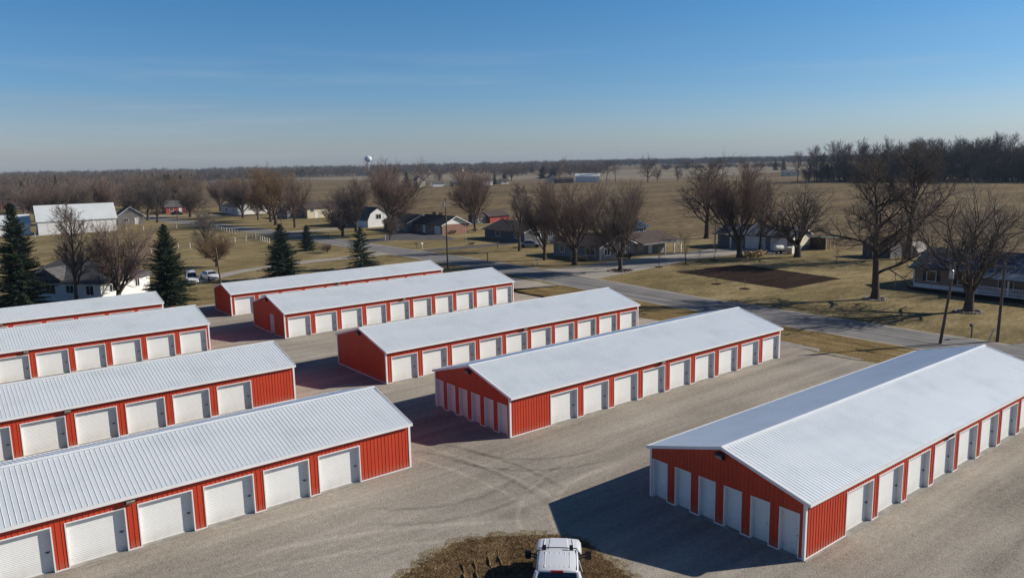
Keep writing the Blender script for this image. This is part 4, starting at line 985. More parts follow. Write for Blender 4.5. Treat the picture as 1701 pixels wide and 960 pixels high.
for i, (x, y, H, W_, lb) in enumerate((
    (98.2, 85.5, 4.5, 1.9, 'staked sapling in a mulch ring along the drive, leftmost of its row'),
    (103.6, 84.3, 5.8, 3.6, 'tallest sapling beside the pale driveway, in a mulch ring'),
    (108.2, 85.1, 2.6, 1.6, 'short sapling between the tallest one and the garden corner'),
    (111.3, 84.2, 3.7, 1.8, 'sapling at the upper corner of the dark garden plot'),
    (90.4, 68.0, 1.5, 0.9, 'tiny sapling in the lawn left of the dark garden plot'),
    (89.7, 62.7, 1.8, 0.9, 'tiny sapling in the lawn below the dark garden plot'),
    (119.6, 66.1, 3.2, 1.1, 'thin sapling on the lawn right of the dark garden plot'),
    (121.3, 57.0, 3.0, 1.0, 'thin sapling between the two big lawn trees'))):
    tree('sapling', 1 + i % 2, x, y, H, W_, 'twig', lb, rot=i * 0.9, name='sapling', cat='sapling', group='young saplings')
    if i < 6:
        bm = bmesh.new(); n = 14
        vs = [bm.verts.new((x + (0.75 + .12 * math.sin(k_ * 2.3)) * math.cos(k_ * 6.283 / n), y + (0.75 + .12 * math.cos(k_ * 1.9)) * math.sin(k_ * 6.283 / n), 0.045)) for k_ in range(n)]
        c_ = bm.verts.new((x, y, 0.11))
        for k_ in range(n): bm.faces.new((vs[k_], vs[(k_ + 1) % n], c_))
        tag(obj('mulch_ring', bm, M['soil']), kind='structure')
# mulch / stone rings round three big trees
for j, (x, y, rr_, mt, lb) in enumerate(((94.3, 46.8, 1.25, 'stone', 'pale stone ring around the big lawn tree across the road'), (93.9, 35.8, 1.35, 'stone', 'pale stone ring around the big tree before the porch'), (90.7, 87.2, 2.0, 'stone', 'rough stone ring around the tree at the driveway mouth'))):
    t = thing('stone_ring', lb, 'stone ring', (x, y, 0), 0, 'stone rings around trees')
    rnd = random.Random(j)
    n = 26
    for k_ in range(n):
        bm = bmesh.new(); a = k_ * 6.283 / n; s_ = rnd.uniform(.10, .17)
        box(bm, -s_, s_, -s_ * .8, s_ * .8, 0.03, 0.10 + rnd.uniform(.03, .1), Matrix.Translation((rr_ * math.cos(a), rr_ * math.sin(a), 0)) @ Matrix.Rotation(a + rnd.uniform(-.4, .4), 4, 'Z'))
        obj('stone', bm, M[mt], t)
    bm = bmesh.new(); vs = [bm.verts.new((rr_ * math.cos(k_ * 6.283 / 20), rr_ * math.sin(k_ * 6.283 / 20), 0.05)) for k_ in range(20)]; bm.faces.new(vs); obj('mulch', bm, M['soil'], t)

# spruces
def spruce_data(seed, H, W, dens=1.0, droop=0.25, gap=0.0):
    rnd = np.random.RandomState(seed); V = []; Fc = []; TV = []; TF = []
    z = 0.35
    while z < H * 0.985:
        f = z / H; R0 = W / 2 * (1 - f) ** 0.85 * (0.84 + 0.16 * math.sin(z * 4.3 + seed) * math.cos(z * 1.9)) + 0.08
        nb = max(5, int((9 + 6 * (1 - f)) * dens))
        for k in range(nb):
            az = rnd.uniform(0, 6.283); Lb = R0 * rnd.uniform(0.58, 1.15)
            if rnd.rand() < gap: Lb *= 0.55
            d = np.array((math.cos(az), math.sin(az), 0.0)); sd_ = np.array((-d[1], d[0], 0))
            ns = max(3, int(Lb / 0.20)); z0 = z + rnd.uniform(-.1, .1)
            p_prev = np.array((0, 0, z0))
            tipz = (f * 0.9 - droop * (1 - f))
            i0 = len(TV); a_ = p_prev; b_ = d * Lb + np.array((0, 0, z0 + tipz * Lb * .6))
            wdt = 0.02
            TV += [a_ + (0, 0, wdt), a_ - (0, 0, wdt), b_]; TF.append((i0, i0 + 1, i0 + 2))
            for j in range(ns):
                t = (j + 0.6) / ns
                if t < 0.15: continue
                c = d * Lb * t + np.array((0, 0, z0 + tipz * Lb * .6 * t ** 1.3))
                wl = (0.10 + 0.34 * Lb * (1 - t) * .6 + .07) * rnd.uniform(.7, 1.25)
                for sg in (-1, 1, 0):
                    for _ in range(2):
                        dr = sd_ * sg * rnd.uniform(.6, 1) + d * rnd.uniform(.3, .9) + np.array((0, 0, rnd.uniform(-.45, .15)))
                        dr = dr / np.linalg.norm(dr) * wl * (1 if sg else .8)
                        q = np.cross(dr, rnd.normal(0, 1, 3)); q = q / (np.linalg.norm(q) + 1e-6) * 0.055 * rnd.uniform(.7, 1.3)
                        i = len(V); cc = c + rnd.normal(0, .03, 3)
                        V += [cc - q, cc + q, cc + dr]; Fc.append((i, i + 1, i + 2))
        z += 0.20 + 0.10 * (1 - f)
    return (V, Fc), (TV, TF)
def spruce(label, x, y, H, W, seed, mat='needle', dens=1.0, droop=.25, gap=0.0, cat='spruce', name='spruce'):
    t = thing(name, label, cat, (x, y, 0), seed * 1.1, 'evergreen conifers')
    (v, f_), (tv, tf) = spruce_data(seed, H, W * 1.38, dens * 1.15, droop, gap)
    bm = bmesh.new(); tube(bm, (0, 0, -.05), (0, 0, H * .97), H * .018, 0.02, 8); obj('trunk', bm, M['bark'], t)
    obj('branches', (tv, tf), M['bark'], t)
    obj('needles', (v, f_), M[mat], t)
    return t
spruce('tallest dark spruce at the left edge before the white house', 10.7, 117.8, 14.0, 7.0, 1, dens=1.25)
spruce('tall dark spruce beside the two white cars', 26.6, 108.7, 10.8, 6.6, 2, dens=1.3)
spruce('broad blue green spruce behind the farthest storage roof', 46.7, 119.6, 8.9, 6.4, 3, 'needle_blue', 1.25)
spruce('small blue green spruce on the lawn near the road', 67.3, 157.3, 5.4, 4.1, 4, 'needle_blue', 1.2)
spruce('open layered spruce with gaps right above the farthest storage roof', 61.7, 121.6, 7.2, 7.2, 5, 'needle_blue', .62, .42, .3)
spruce('narrow dark evergreen beside the grey porch house', 108.3, 108.0, 5.6, 2.6, 6, cat='evergreen')
for i, (x, y, H, W_, lb) in enumerate(((916, 598, 16.6, 8.0, 'left one of two distant dark conifers left of the wood'), (913, 584, 14.8, 9.5, 'right one of two distant dark conifers left of the wood'),
     (530, 622, 13.4, 12.6, 'left conifer of the dark clump beyond the field'), (532, 608, 11.5, 12.2, 'right conifer of the dark clump beyond the field'),
     (305, 519, 12.4, 9.2, 'dark conifer at the cream farmhouse'), (470, 610, 8.0, 8.3, 'small dark conifer right of the farm sheds'), (379, 505, 8.0, 6.8, 'dark conifer beside the tiny cream shed'))):
    spruce(lb, x, y, H, W_, 11 + i, 'needle', .55, .2, cat='conifer', name='conifer')
t = thing('bush', 'round reddish bare bush on the lawn beside the small spruce', 'bush', (68.3, 149.6, 0), 0); t.scale = (3.2 / 8, 3.2 / 8, 2.0 / 9)
a, b = tree_mesh('round', 1, 'twig_red'); inst('stems', a, t); inst('crown', b, t)
for x, y, W_, H, lb in ((116.5, 164.2, 2.0, 1.1, 'dark red bush against the brick end wall, right one'), (110.0, 164.3, 2.2, 1.1, 'dark red bush against the brick end wall, left one'), (102.6, 96.5, 3.4, 1.3, 'low dark bush below the porch of the grey ranch house'), (98.2, 139.5, 2.4, 0.6, 'low dark shrub at the foot of the flag pole')):
    t = thing('bush', lb, 'bush', (x, y, 0), 0, 'low bushes'); t.scale = (W_ / 8, W_ / 8, H / 9); inst('stems', a, t); inst('crown', b, t)

# masses of far trees
def mass(name, label, items, mat, cat='wood'):
    """items: (kind, seed, x, y, H, W, rot)"""
    VV = []; FF = []; off = 0
    for (k, s_, x, y, H, W_, rot) in items:
        c = KINDS[k]; (v0, f0), (v1, f1) = proto(k, s_)
        key = (k, s_)
        if key not in MASSC:
            MASSC[key] = (np.vstack([v0, v1]), np.vstack([np.array(f0), np.array(f1) + len(v0)]))
        v, f_ = MASSC[key]
        cs, sn = math.cos(rot), math.sin(rot); sx = W_ / c['W']; sz = H / c['H']
        q = np.empty_like(v); q[:, 0] = (v[:, 0] * cs - v[:, 1] * sn) * sx + x; q[:, 1] = (v[:, 0] * sn + v[:, 1] * cs) * sx + y; q[:, 2] = v[:, 2] * sz
        VV.append(q); FF.append(f_ + off); off += len(v)
    o = obj(name, (np.vstack(VV), np.vstack(FF)), mat)
    return tag(o, label, cat, kind='stuff')
MASSC = {}
rw = np.random.RandomState(11)
def polar(px, dist):
    a = R(51.99) - math.atan((px - 850.5) / 1280.0)
    return dist * math.cos(a), dist * math.sin(a)
def scatter(n, px0, px1, d0, d1, H0, H1, kinds=(('far', 1), ('far', 2)), wr=0.85):
    out = []
    for i in range(n):
        px = rw.uniform(px0, px1); d = math.sqrt(rw.uniform(d0 ** 2, d1 ** 2)); x, y = polar(px, d); H = rw.uniform(H0, H1); k = kinds[rw.randint(len(kinds))]
        out.append((k[0], k[1], x, y, H, H * rw.uniform(wr * .8, wr * 1.2), rw.uniform(0, 6.28)))
    return out
# right hand wood
it = []
def wood_x(y): return 489 + (300 - y) * 0.235
for i in range(450):
    y = rw.uniform(-40, 303); dx = rw.uniform(0, 90)
    H = rw.uniform(17, 23) if i < 290 else rw.uniform(23.5, 30.5)
    H -= max(0, (y - 255)) * .10
    it.append((('forest', 1), ('forest', 2), ('forest', 3))[i % 3] + (wood_x(y) + 3 + dx, y, H, H * rw.uniform(.36, .56), rw.uniform(0, 6.28)))
mass('right_wood', 'dark bare hardwood wood beyond the field on the right', it, M['wood_dark'])
it = []
for i in range(420):
    y = rw.uniform(-40, 303); H = rw.uniform(5, 15)
    it.append(('far', 1 + i % 2, wood_x(y) + rw.uniform(0, 60), y, H, H * 1.1, rw.uniform(0, 6.28)))
mass('wood_undergrowth', 'low brushy undergrowth along the foot of the right hand wood', it, M['wood_dark'])
mass('brown_wood', 'brown bare wood and yards beyond the white barn on the left', scatter(190, -60, 235, 390, 640, 10, 15) + scatter(190, -60, 330, 600, 1100, 12, 17, wr=1.2) + scatter(55, 190, 335, 380, 600, 9, 13), M['twig'])
DI = (('distant', 1), ('distant', 2), ('distant', 3))
mass('horizon_trees', 'line of distant bare trees along the horizon beyond the open field', scatter(240, -20, 480, 1050, 1500, 12, 18, DI, 1.2) + scatter(330, 400, 1000, 1250, 1800, 13, 19, DI, 1.4) + scatter(90, 820, 1010, 900, 1250, 12, 17, DI, 1.1), M['twig_grey'])
mass('far_horizon_trees', 'thin bluish tree line at the far horizon', scatter(560, 960, 1760, 2100, 3200, 14, 22, DI, 2.2) + scatter(200, -60, 980, 1900, 2600, 16, 22, DI, 2.0) + scatter(60, 1100, 1330, 1250, 1500, 6, 9, DI, 1.5), M['wood_dark'])
# dark evergreens scattered through the brown wood and along the horizon
def far_conifers(name, label, spots):
    rnd = np.random.RandomState(5); VV = []; FF = []; off = 0
    (v, f_), _ = spruce_data(40, 12, 6.5, .35, .2); v = np.array(v); f_ = np.array(f_)
    v = v[:]
    for (x, y, H) in spots:
        q = v * (H / 12 * rnd.uniform(.9, 1.4), H / 12 * rnd.uniform(.9, 1.4), H / 12) + (x, y, 0); VV.append(q); FF.append(f_ + off); off += len(v)
    tag(obj(name, (np.vstack(VV), np.vstack(FF)), M['needle']), label, 'conifers', kind='stuff')
sp = []
for i in range(24):
    x, y = polar(rw.uniform(-40, 340), rw.uniform(420, 950)); sp.append((x, y, rw.uniform(10, 16)))
for i in range(10):
    x, y = polar(rw.uniform(300, 1000), rw.uniform(1150, 1500)); sp.append((x, y, rw.uniform(14, 20)))
far_conifers('far_conifers', 'dark evergreens scattered among the far bare woods', sp)
# ---------------------------------------------------------------- poles, fence, small things
def utility_pole(label, x, y, H, lean=(0, 0), can=True, light=False, arm=False):
    t = thing('utility_pole', label, 'utility pole', (x, y, 0), 0, 'wooden utility poles')
    bm = bmesh.new(); tube(bm, (0, 0, -.1), (lean[0], lean[1], H), 0.15, 0.10, 10); obj('pole', bm, M['pole'], t)
    if can:
        bm = bmesh.new(); lathe(bm, [(0.16, 0), (0.2, .05), (0.2, .75), (0.12, .85)], 12); o = obj('transformer', bm, M['steel'], t); o.location = (lean[0] * .88 - .32, lean[1] * .88, H - 1.5)
    if light:
        bm = bmesh.new(); tube(bm, (0, 0, 0), (-.7, -.3, .25), .03, n=6); lathe(bm, [(0.05, .2), (0.22, .05), (0.18, -.12), (.05, -.2)], 10, (-.75, -.32)); o = obj('lamp', bm, M['headlamp'], t); o.location = (lean[0] * .85, lean[1] * .85, H * .87)
    if arm:
        bm = bmesh.new(); box(bm, -.06, .06, -.9, .9, -.06, .06); o = obj('crossarm', bm, M['pole'], t); o.location = (lean[0], lean[1], H - .35)
    return t
utility_pole('tall wooden utility pole beside the road above the storage roofs', 72.1, 110.0, 12.1, can=True)
utility_pole('distant utility pole with lamp before the large tan tree', 87.9, 223.5, 8.6, can=False, light=True)
utility_pole('leaning utility pole with transformer behind the nearest right storage roof', 75.9, 31.2, 7.9, (-.25, -.9), can=True)
utility_pole('utility pole with crossarm at the right edge beside the road', 80.6, 28.0, 7.6, (-.1, -.15), can=False, arm=True)
utility_pole('short dark pole at the drive beside the two white cars', 37.7, 122.4, 5.8, (-.3, .2), can=False)
utility_pole('distant thin pole beyond the paddock by the road bend', 74.0, 282.0, 9.0, can=False)

t = thing('pole_stub', 'short leaning white marker post at the base of the right pole', 'marker post', (80.2, 28.6, 0)); bm = bmesh.new(); tube(bm, (0, 0, 0), (.1, -.35, 1.25), .07, .06, 8); box(bm, .04, .16, -.41, -.29, 1.25, 1.3); obj('stub', bm, M['post'], t)
def mailbox(label, x, y, two=False, white=False, h=1.1):
    t = thing('mailbox', label, 'mailbox', (x, y, 0), 0, 'roadside mailboxes')
    bm = bmesh.new(); box(bm, -.06, .06, -.06, .06, 0, h); box(bm, -.35, .1, -.05, .05, h, h + .05); obj('post', bm, M['pole'] if not white else M['post'], t)
    bm = bmesh.new()
    a = [(-.12, 0), (.12, 0), (.12, .14), (.08, .23), (0, .26), (-.08, .23), (-.12, .14)]
    prism(bm, [(p[0], p[1] + h + .052) for p in a], -.38, .12, 'x')
    obj('box', bm, M['black'] if not white else M['white'], t)
    return t
mailbox('dark mailbox on a stout post left of the two right hand poles', 80.4, 30.2, h=1.2)
mailbox('dark mailbox at the edge of the brick house lawn', 84.9, 141.2)
mailbox('pale mailbox with short post beside the first dark one on the brick house lawn', 85.3, 139.6, white=True)
mailbox('white mailbox in the grass strip before the porch house', 84.8, 101.2, white=True)
for x, y, h_, mt, lb in ((89.2, 162.7, 1.3, 'post', 'pale post at the dark driveway of the brick house'), (97.8, 129.7, 1.5, 'pole', 'brown post on the lawn beside the dark driveway'), (83.1, 113.4, 1.5, 'pole', 'dark post on the verge across from the utility pole'), (81.8, 178.0, 1.2, 'pole', 'thin dark post on the far verge beyond the small spruce'),):
    t = thing('post', lb, 'post', (x, y, 0)); bm = bmesh.new(); tube(bm, (0, 0, 0), (0, 0, h_), .09, .08, 8); lathe(bm, [(.09, h_), (.1, h_ + .03), (.03, h_ + .1)], 8); obj('shaft', bm, M[mt], t)
t = thing('flag_pole', 'thin white flag pole on the brick house lawn', 'flag pole', (98.2, 142.0, 0)); bm = bmesh.new(); tube(bm, (0, 0, 0), (0, 0, 5.2), .05, .03, 8); obj('shaft', bm, M['post'], t)
bm = bmesh.new(); lathe(bm, [(.02, 5.2), (.07, 5.27), (.02, 5.34)], 8); obj('finial', bm, M['post'], t)
for x, y, h_, lb in ((124.8, 94.3, 5.6, 'white globe yard lamp on a thin pole by the pale driveway'), (103.2, 97.2, 3.6, 'white globe yard lamp before the porch house')):
    t = thing('yard_lamp', lb, 'yard lamp', (x, y, 0), 0, 'globe yard lamps'); bm = bmesh.new(); tube(bm, (0, 0, 0), (0, 0, h_), .05, .04, 8); obj('pole', bm, M['black'], t)
    bm = bmesh.new(); lathe(bm, [(.03, h_ - .02)] + [(.2 * math.sin(a), h_ + .18 - .2 * math.cos(a)) for a in np.linspace(.3, 2.9, 7)], 12); obj('globe', bm, M['headlamp'], t, True)

def fence(label, pts, gap, h=1.3, rails=(0.45, 0.8, 1.15)):
    t = thing('fence', label, 'fence', (pts[0][0], pts[0][1], 0), 0, 'pale post paddock fences'); ox, oy = pts[0]
    bm = bmesh.new(); box(bm, -.07, .07, -.07, .07, 0, h); me = bpy.data.meshes.new('post'); bmesh.ops.recalc_face_normals(bm, faces=bm.faces); bm.to_mesh(me); bm.free(); me.materials.append(M['post'])
    bw = bmesh.new()
    for p, q in zip(pts, pts[1:]):
        L = math.hypot(q[0] - p[0], q[1] - p[1]); n = max(1, round(L / gap))
        for k in range(n):
            f = k / n; inst('post', me, t, (p[0] + (q[0] - p[0]) * f - ox, p[1] + (q[1] - p[1]) * f - oy, 0), 0.1 * k)
        for z in rails: tube(bw, (p[0] - ox, p[1] - oy, z), (q[0] - ox, q[1] - oy, z), 0.018, n=4)
    inst('post', me, t, (pts[-1][0] - ox, pts[-1][1] - oy, 0))
    obj('wire', bw, M['wire'], t)
fence('paddock fence of close white posts running along the road', [(71.8, 237.3), (69.1, 193.2), (66.9, 178.2)], 2.7)
fence('far side of the paddock fence before the large white barn', [(27.7, 249.8), (69.1, 247.5), (71.8, 237.6)], 4.6)
fence('near side of the paddock fence above the white cars', [(38.0, 178.5), (47.3, 181.5), (56.0, 186.0), (65.1, 188.8)], 3.6)

# deck furniture, log pile, loader, trailer near houses
t = thing('log_pile', 'heap of cut yellow timber beside the tree before the workshop', 'log pile', (120.6, 82.6, 0)); rnd = random.Random(9)
for part in range(3):
    bm = bmesh.new()
    for k_ in range(22):
        a = rnd.uniform(0, 3.14); c_ = Vector((rnd.gauss(0, 1.0) + (part - 1) * 1.1, rnd.gauss(0, .7), rnd.uniform(.12, .95))); d_ = Vector((math.cos(a), math.sin(a), rnd.uniform(-.3, .3))) * rnd.uniform(.25, .7)
        tube(bm, c_ - d_, c_ + d_, rnd.uniform(.06, .13), n=7)
    obj('logs', bm, (M['timber'], M['equip_yellow'], M['timber'])[part], t)
t = thing('garden_bench', 'timber deck bench on the lawn before the grey ranch house', 'bench', (94.9, 101.5, 0), R(-60))
bm = bmesh.new(); box(bm, -1.6, 1.6, -.35, .35, .42, .5); obj('seat', bm, M['timber'], t)
bm = bmesh.new(); box(bm, -1.6, 1.6, .3, .36, .6, 1.05); obj('backrest', bm, M['timber'], t)
for x_, y_ in ((-1.5, -.3), (1.5, -.3), (-1.5, .28), (1.5, .28)):
    bm = bmesh.new(); box(bm, x_ - .05, x_ + .05, y_ - .05, y_ + .05, 0, 1.05 if y_ > 0 else .42); obj('leg', bm, M['timber'], t)

# ---------------------------------------------------------------- vehicles
def loft(bm, secs):
    rings = [[bm.verts.new(p) for p in s] for s in secs]; n = len(rings[0])
    for a, b in zip(rings, rings[1:]):
        for i in range(n): bm.faces.new((a[i], a[(i + 1) % n], b[(i + 1) % n], b[i]))
    bm.faces.new(rings[0]); bm.faces.new(rings[-1][::-1])
    return rings
def sec(x, wb, wt, z0, zs, zt, crown=0.03):
    """vehicle cross-section at x: bottom half width wb, shoulder wt, heights"""
    y = [(-wb * .92, z0), (-wb, z0 + .12), (-wb, zs), (-wt, zt - .03), (-wt * .85, zt), (-wt * .4, zt + crown), (wt * .4, zt + crown), (wt * .85, zt), (wt, zt - .03), (wb, zs), (wb, z0 + .12), (wb * .92, z0)]
    return [(x, a, b) for a, b in y]
def wheel(parent, x, y, r, wd, side):
    bm = bmesh.new(); lathe(bm, [(r * .6, -wd / 2), (r * .96, -wd / 2), (r, -wd * .35), (r, wd * .35), (r * .96, wd / 2), (r * .6, wd / 2)], 22, (0, 0), 'y')
    o = obj('wheel', bm, M['rubber'], parent, False); o.location = (x, y, r)
    bm = bmesh.new(); lathe(bm, [(r * .59, -wd * .42), (r * .59, wd * .42)], 16, (0, 0), 'y')
    lathe(bm, [(r * .2, -wd * .5), (r * .2, wd * .5)], 10, (0, 0), 'y'); obj('rim', bm, M['steel'], o)
def sedan(label, x, y, rot, paint, tall=1.5, L=4.7, name='parked_car', wagon=False):
    t = thing(name, label, 'car', (x, y, 0.03), rot); hw = .9
    bm = bmesh.new()
    loft(bm, [sec(L / 2, .72, .66, .28, .5, .62), sec(L / 2 - .15, .84, .78, .22, .6, .74), sec(L / 2 - .9, hw, .84, .2, .75, .88), sec(L / 2 - 1.35, hw, .85, .2, .8, .95), sec(-L / 2 + 1.0, hw, .85, .2, .82, .98), sec(-L / 2 + .2, .88, .8, .22, .8, .95), sec(-L / 2, .78, .7, .3, .62, .82)])
    obj('body', bm, paint, t)
    # greenhouse: glass block with a painted roof cap
    b1, b0 = (L / 2 - 1.2, -L / 2 + (.15 if wagon else .75)); t1, t0 = b1 - .75, b0 + (.25 if wagon else .6)
    bm = bmesh.new()
    lo = [(b1, -.78, .93), (b1, .78, .93), (b0, .78, .95), (b0, -.78, .95)]; hi = [(t1, -.6, tall - .06), (t1, .6, tall - .06), (t0, .6, tall - .06), (t0, -.6, tall - .06)]
    a = [bm.verts.new(p) for p in lo]; b = [bm.verts.new(p) for p in hi]
    for i in range(4): bm.faces.new((a[i], a[(i + 1) % 4], b[(i + 1) % 4], b[i]))
    bm.faces.new(a); bm.faces.new(b); obj('window_glass', bm, M['glass'], t)
    bm = bmesh.new(); box(bm, t0 - .05, t1 + .05, -.63, .63, tall - .07, tall)
    for sx, tx, bx in ((1, t1, b1), (-1, t0, b0)):
        for s in (-1, 1): tube(bm, (bx, s * .79, .93), (tx, s * .62, tall - .05), .045, n=6)
    for s in (-1, 1): tube(bm, ((t0 + t1) / 2, s * .80, .93), ((t0 + t1) / 2, s * .63, tall - .05), .04, n=6)
    obj('roof', bm, paint, t)
    for s in (-1, 1):
        wheel(t, L / 2 - .85, s * .82, .33, .2, s); wheel(t, -L / 2 + .85, s * .82, .33, .2, s)
        bm = bmesh.new(); box(bm, L / 2 - .14, L / 2 + .01, s * .58 - .15, s * .58 + .15, .56, .68); obj('headlight', bm, M['headlamp'], t)
        bm = bmesh.new(); box(bm, -L / 2 - .02, -L / 2 + .1, s * .6 - .14, s * .6 + .14, .66, .8); obj('tail_light', bm, M['lamp_red'], t)
        bm = bmesh.new(); box(bm, b1 - .5, b1 - .35, s * .92 - .08, s * .92 + .08, .95, 1.08); obj('mirror', bm, M['black'], t)
    bm = bmesh.new(); box(bm, L / 2 - .02, L / 2 + .03, -.4, .4, .36, .56); obj('grille', bm, M['black'], t)
    return t
sedan('white minivan parked nose out beside the tall dark spruce', 34.6, 127.0, R(-100), M['paint_white'], 1.7, 4.9, wagon=True)
sedan('white sedan parked on the drive right of the minivan', 37.9, 128.2, R(-84), M['paint_white'], 1.40, 4.5)
sedan('blue grey car half hidden by bare trees at the dark grey house', 103.3, 125.4, R(-50), M['paint_silver'], 1.45, 4.6)
sedan('white car behind the low dark grey house trees', 113.0, 127.0, R(-50), M['paint_white'], 1.5, 4.6)
sedan('small dark car parked before the distant red house', 84.5, 322.0, R(-20), M['black'], 1.5, 4.6)
# lawn tractor / small trailer by the workshop
t = thing('utility_trailer', 'small white tank trailer parked before the workshop doors', 'trailer', (127.3, 81.8, 0), R(70))
bm = bmesh.new(); lathe(bm, [(.1, -.9), (.5, -.8), (.55, 0), (.5, .8), (.1, .9)], 14, (0, 0), 'y'); o = obj('tank', bm, M['white'], t); o.location = (0, 0, 1.05)
bm = bmesh.new(); box(bm, -.6, .6, -1.1, 1.1, .4, .5); tube(bm, (0, -1.1, .45), (0, -2, .4), .05, n=6); obj('frame', bm, M['black'], t)
wheel(t, -.65, 0, .32, .18, 1); wheel(t, .65, 0, .32, .18, 1)
t = thing('storage_bin', 'pale square bin standing before the workshop corner', 'bin', (128.6, 80.2, 0), R(10))
bm = bmesh.new(); prism(bm, [(-.5, 0), (.5, 0), (.58, 1.15), (-.58, 1.15)], -.5, .5, 'y'); obj('body', bm, M['cream'], t)
bm = bmesh.new(); box(bm, -.64, .64, -.56, .56, 1.152, 1.24); obj('lid', bm, M['white'], t)

# pickup truck, s = 0 at the front edge of the cab roof, x forward
hd = math.atan2(1.26, 1.15)
ox, oy = 19.75, 22.53
pk = thing('pickup_truck', 'white crew cab pickup with black tow mirrors at the bottom of the picture', 'pickup truck', (ox, oy, 0.034), hd)
P_ = M['paint_white']
bm = bmesh.new()
loft(bm, [sec(2.42, .86, .82, .50, .80, .98, .02), sec(2.36, .93, .86, .42, .95, 1.12, .03), sec(2.2, .985, .88, .40, 1.05, 1.24, .03), sec(1.6, 1.0, .90, .40, 1.08, 1.30, .03), sec(.78, 1.0, .92, .40, 1.12, 1.36, .03), sec(.62, 1.0, .93, .40, 1.12, 1.34, .02)])
loft(bm, [sec(.62, 1.0, .95, .40, 1.10, 1.33, .0), sec(-1.0, 1.01, .96, .40, 1.10, 1.34, .0), sec(-1.98, 1.01, .96, .40, 1.10, 1.34, .0)])
bmesh.ops.bevel(bm, geom=[e for e in bm.edges if e.calc_length() > .3], offset=.012, segments=1, affect='EDGES')
body = obj('body', bm, P_, pk, True)
# raised hood centre with creases
bm = bmesh.new()
prism(bm, [(-.47, 0), (-.42, .028), (.42, .028), (.47, 0)], 0, 1, 'x')
for v in bm.verts:
    f = v.co.x; v.co.y *= (0.86 + .14 * (1 - f)); v.co.z += 1.385 + (1.262 - 1.385) * f; v.co.x = .84 + 1.34 * f
obj('hood_scoop', bm, P_, body)
bm = bmesh.new()
for s in (-1, 1): tube(bm, (.84, s * .66, 1.385), (2.1, s * .60, 1.275), .018, n=6)
obj('hood_crease', bm, P_, body)
bm = bmesh.new(); box(bm, .60, .80, -.80, .80, 1.355, 1.385); obj('cowl', bm, M['black'], pk)
for s in (-1, 1):
    bm = bmesh.new(); tube(bm, (.70, s * .52, 1.40), (.40, s * .12, 1.60), .012, n=5); obj('wiper', bm, M['black'], pk)
# cab roof panel
roof_pts = [(0.0, .70, 1.90), (-1.70, .72, 1.92)]
bm = bmesh.new()
def roof_sec(x, w_, z): return [(x, -w_, z - .10), (x, -w_ * .98, z - .03), (x, -w_ * .9, z), (x, -w_ * .45, z + .022), (x, 0, z + .028), (x, w_ * .45, z + .022), (x, w_ * .9, z), (x, w_ * .98, z - .03), (x, w_, z - .10)]
loft(bm, [roof_sec(.06, .78, 1.86), roof_sec(-.04, .82, 1.90), roof_sec(-.5, .845, 1.925), roof_sec(-1.2, .85, 1.93), roof_sec(-1.66, .84, 1.91), roof_sec(-1.74, .82, 1.88)])
rf = obj('roof', bm, P_, pk, True)
bm = bmesh.new()
for y_ in (-.50, -.30, -.10, .10, .30, .50): 
    prism(bm, [(y_ - .035, 1.93), (y_ - .018, 1.950), (y_ + .018, 1.950), (y_ + .035, 1.93)], -1.5, -.28, 'x')
obj('roof_ribs', bm, P_, rf)
bm = bmesh.new()
for s in (-1, 1): tube(bm, (-.05, s * .755, 1.915), (-1.62, s * .775, 1.92), .014, n=5)
obj('roof_channel', bm, M['black'], rf)
# glass
def quad(name, pts, mat, th=.02):
    bm = bmesh.new(); v = [bm.verts.new(p) for p in pts]; f_ = bm.faces.new(v); bm.normal_update(); nn = f_.normal.copy()
    v2 = [bm.verts.new(Vector(p) + nn * th) for p in pts]; bm.faces.new(v2[::-1])
    for i in range(len(v)): bm.faces.new((v[i], v[(i + 1) % len(v)], v2[(i + 1) % len(v)], v2[i]))
    return obj(name, bm, mat, pk)
quad('windshield', [(.72, -.80, 1.36), (.72, .80, 1.36), (.06, .74, 1.84), (.06, -.74, 1.84)], M['glass'])
quad('rear_window', [(-1.99, -.84, 1.36), (-1.99, .84, 1.36), (-1.745, .72, 1.86), (-1.745, -.72, 1.86)], M['glass'])
for s in (-1, 1):
    quad('side_window', [(.58, s * 1.0, 1.36), (-.72, s * 1.01, 1.36), (-.72, s * .865, 1.83), (.06, s * .84, 1.83)], M['glass'], .015)
    quad('side_window', [(-.80, s * 1.01, 1.36), (-1.66, s * 1.0, 1.36), (-1.60, s * .865, 1.83), (-.80, s * .865, 1.83)], M['glass'], .015)
for s in (-1, 1):
    for (q0, q1, ra, rb) in (((.74, .95, 1.35), (.06, .80, 1.855), .04, .04), ((-.76, .99, 1.33), (-.76, .85, 1.85), .03, .03)):
        bm = bmesh.new(); tube(bm, (q0[0], s * q0[1], q0[2]), (q1[0], s * q1[1], q1[2]), ra, rb, n=6); obj('cab_pillar', bm, P_, pk)
    bm = bmesh.new()
    for (q0, q1) in (((-1.70, .98, 1.33), (-1.62, .84, 1.86)), ((-1.96, .94, 1.33), (-1.74, .79, 1.87)), ((-1.84, .96, 1.33), (-1.68, .82, 1.87))):
        tube(bm, (q0[0], s * q0[1], q0[2]), (q1[0], s * q1[1], q1[2]), .065, .055, n=6)
    obj('cab_pillar', bm, P_, pk)
bm = bmesh.new(); box(bm, -1.80, -1.70, -.24, .24, 1.868, 1.925); obj('brake_light', bm, M['lamp_red'], pk)
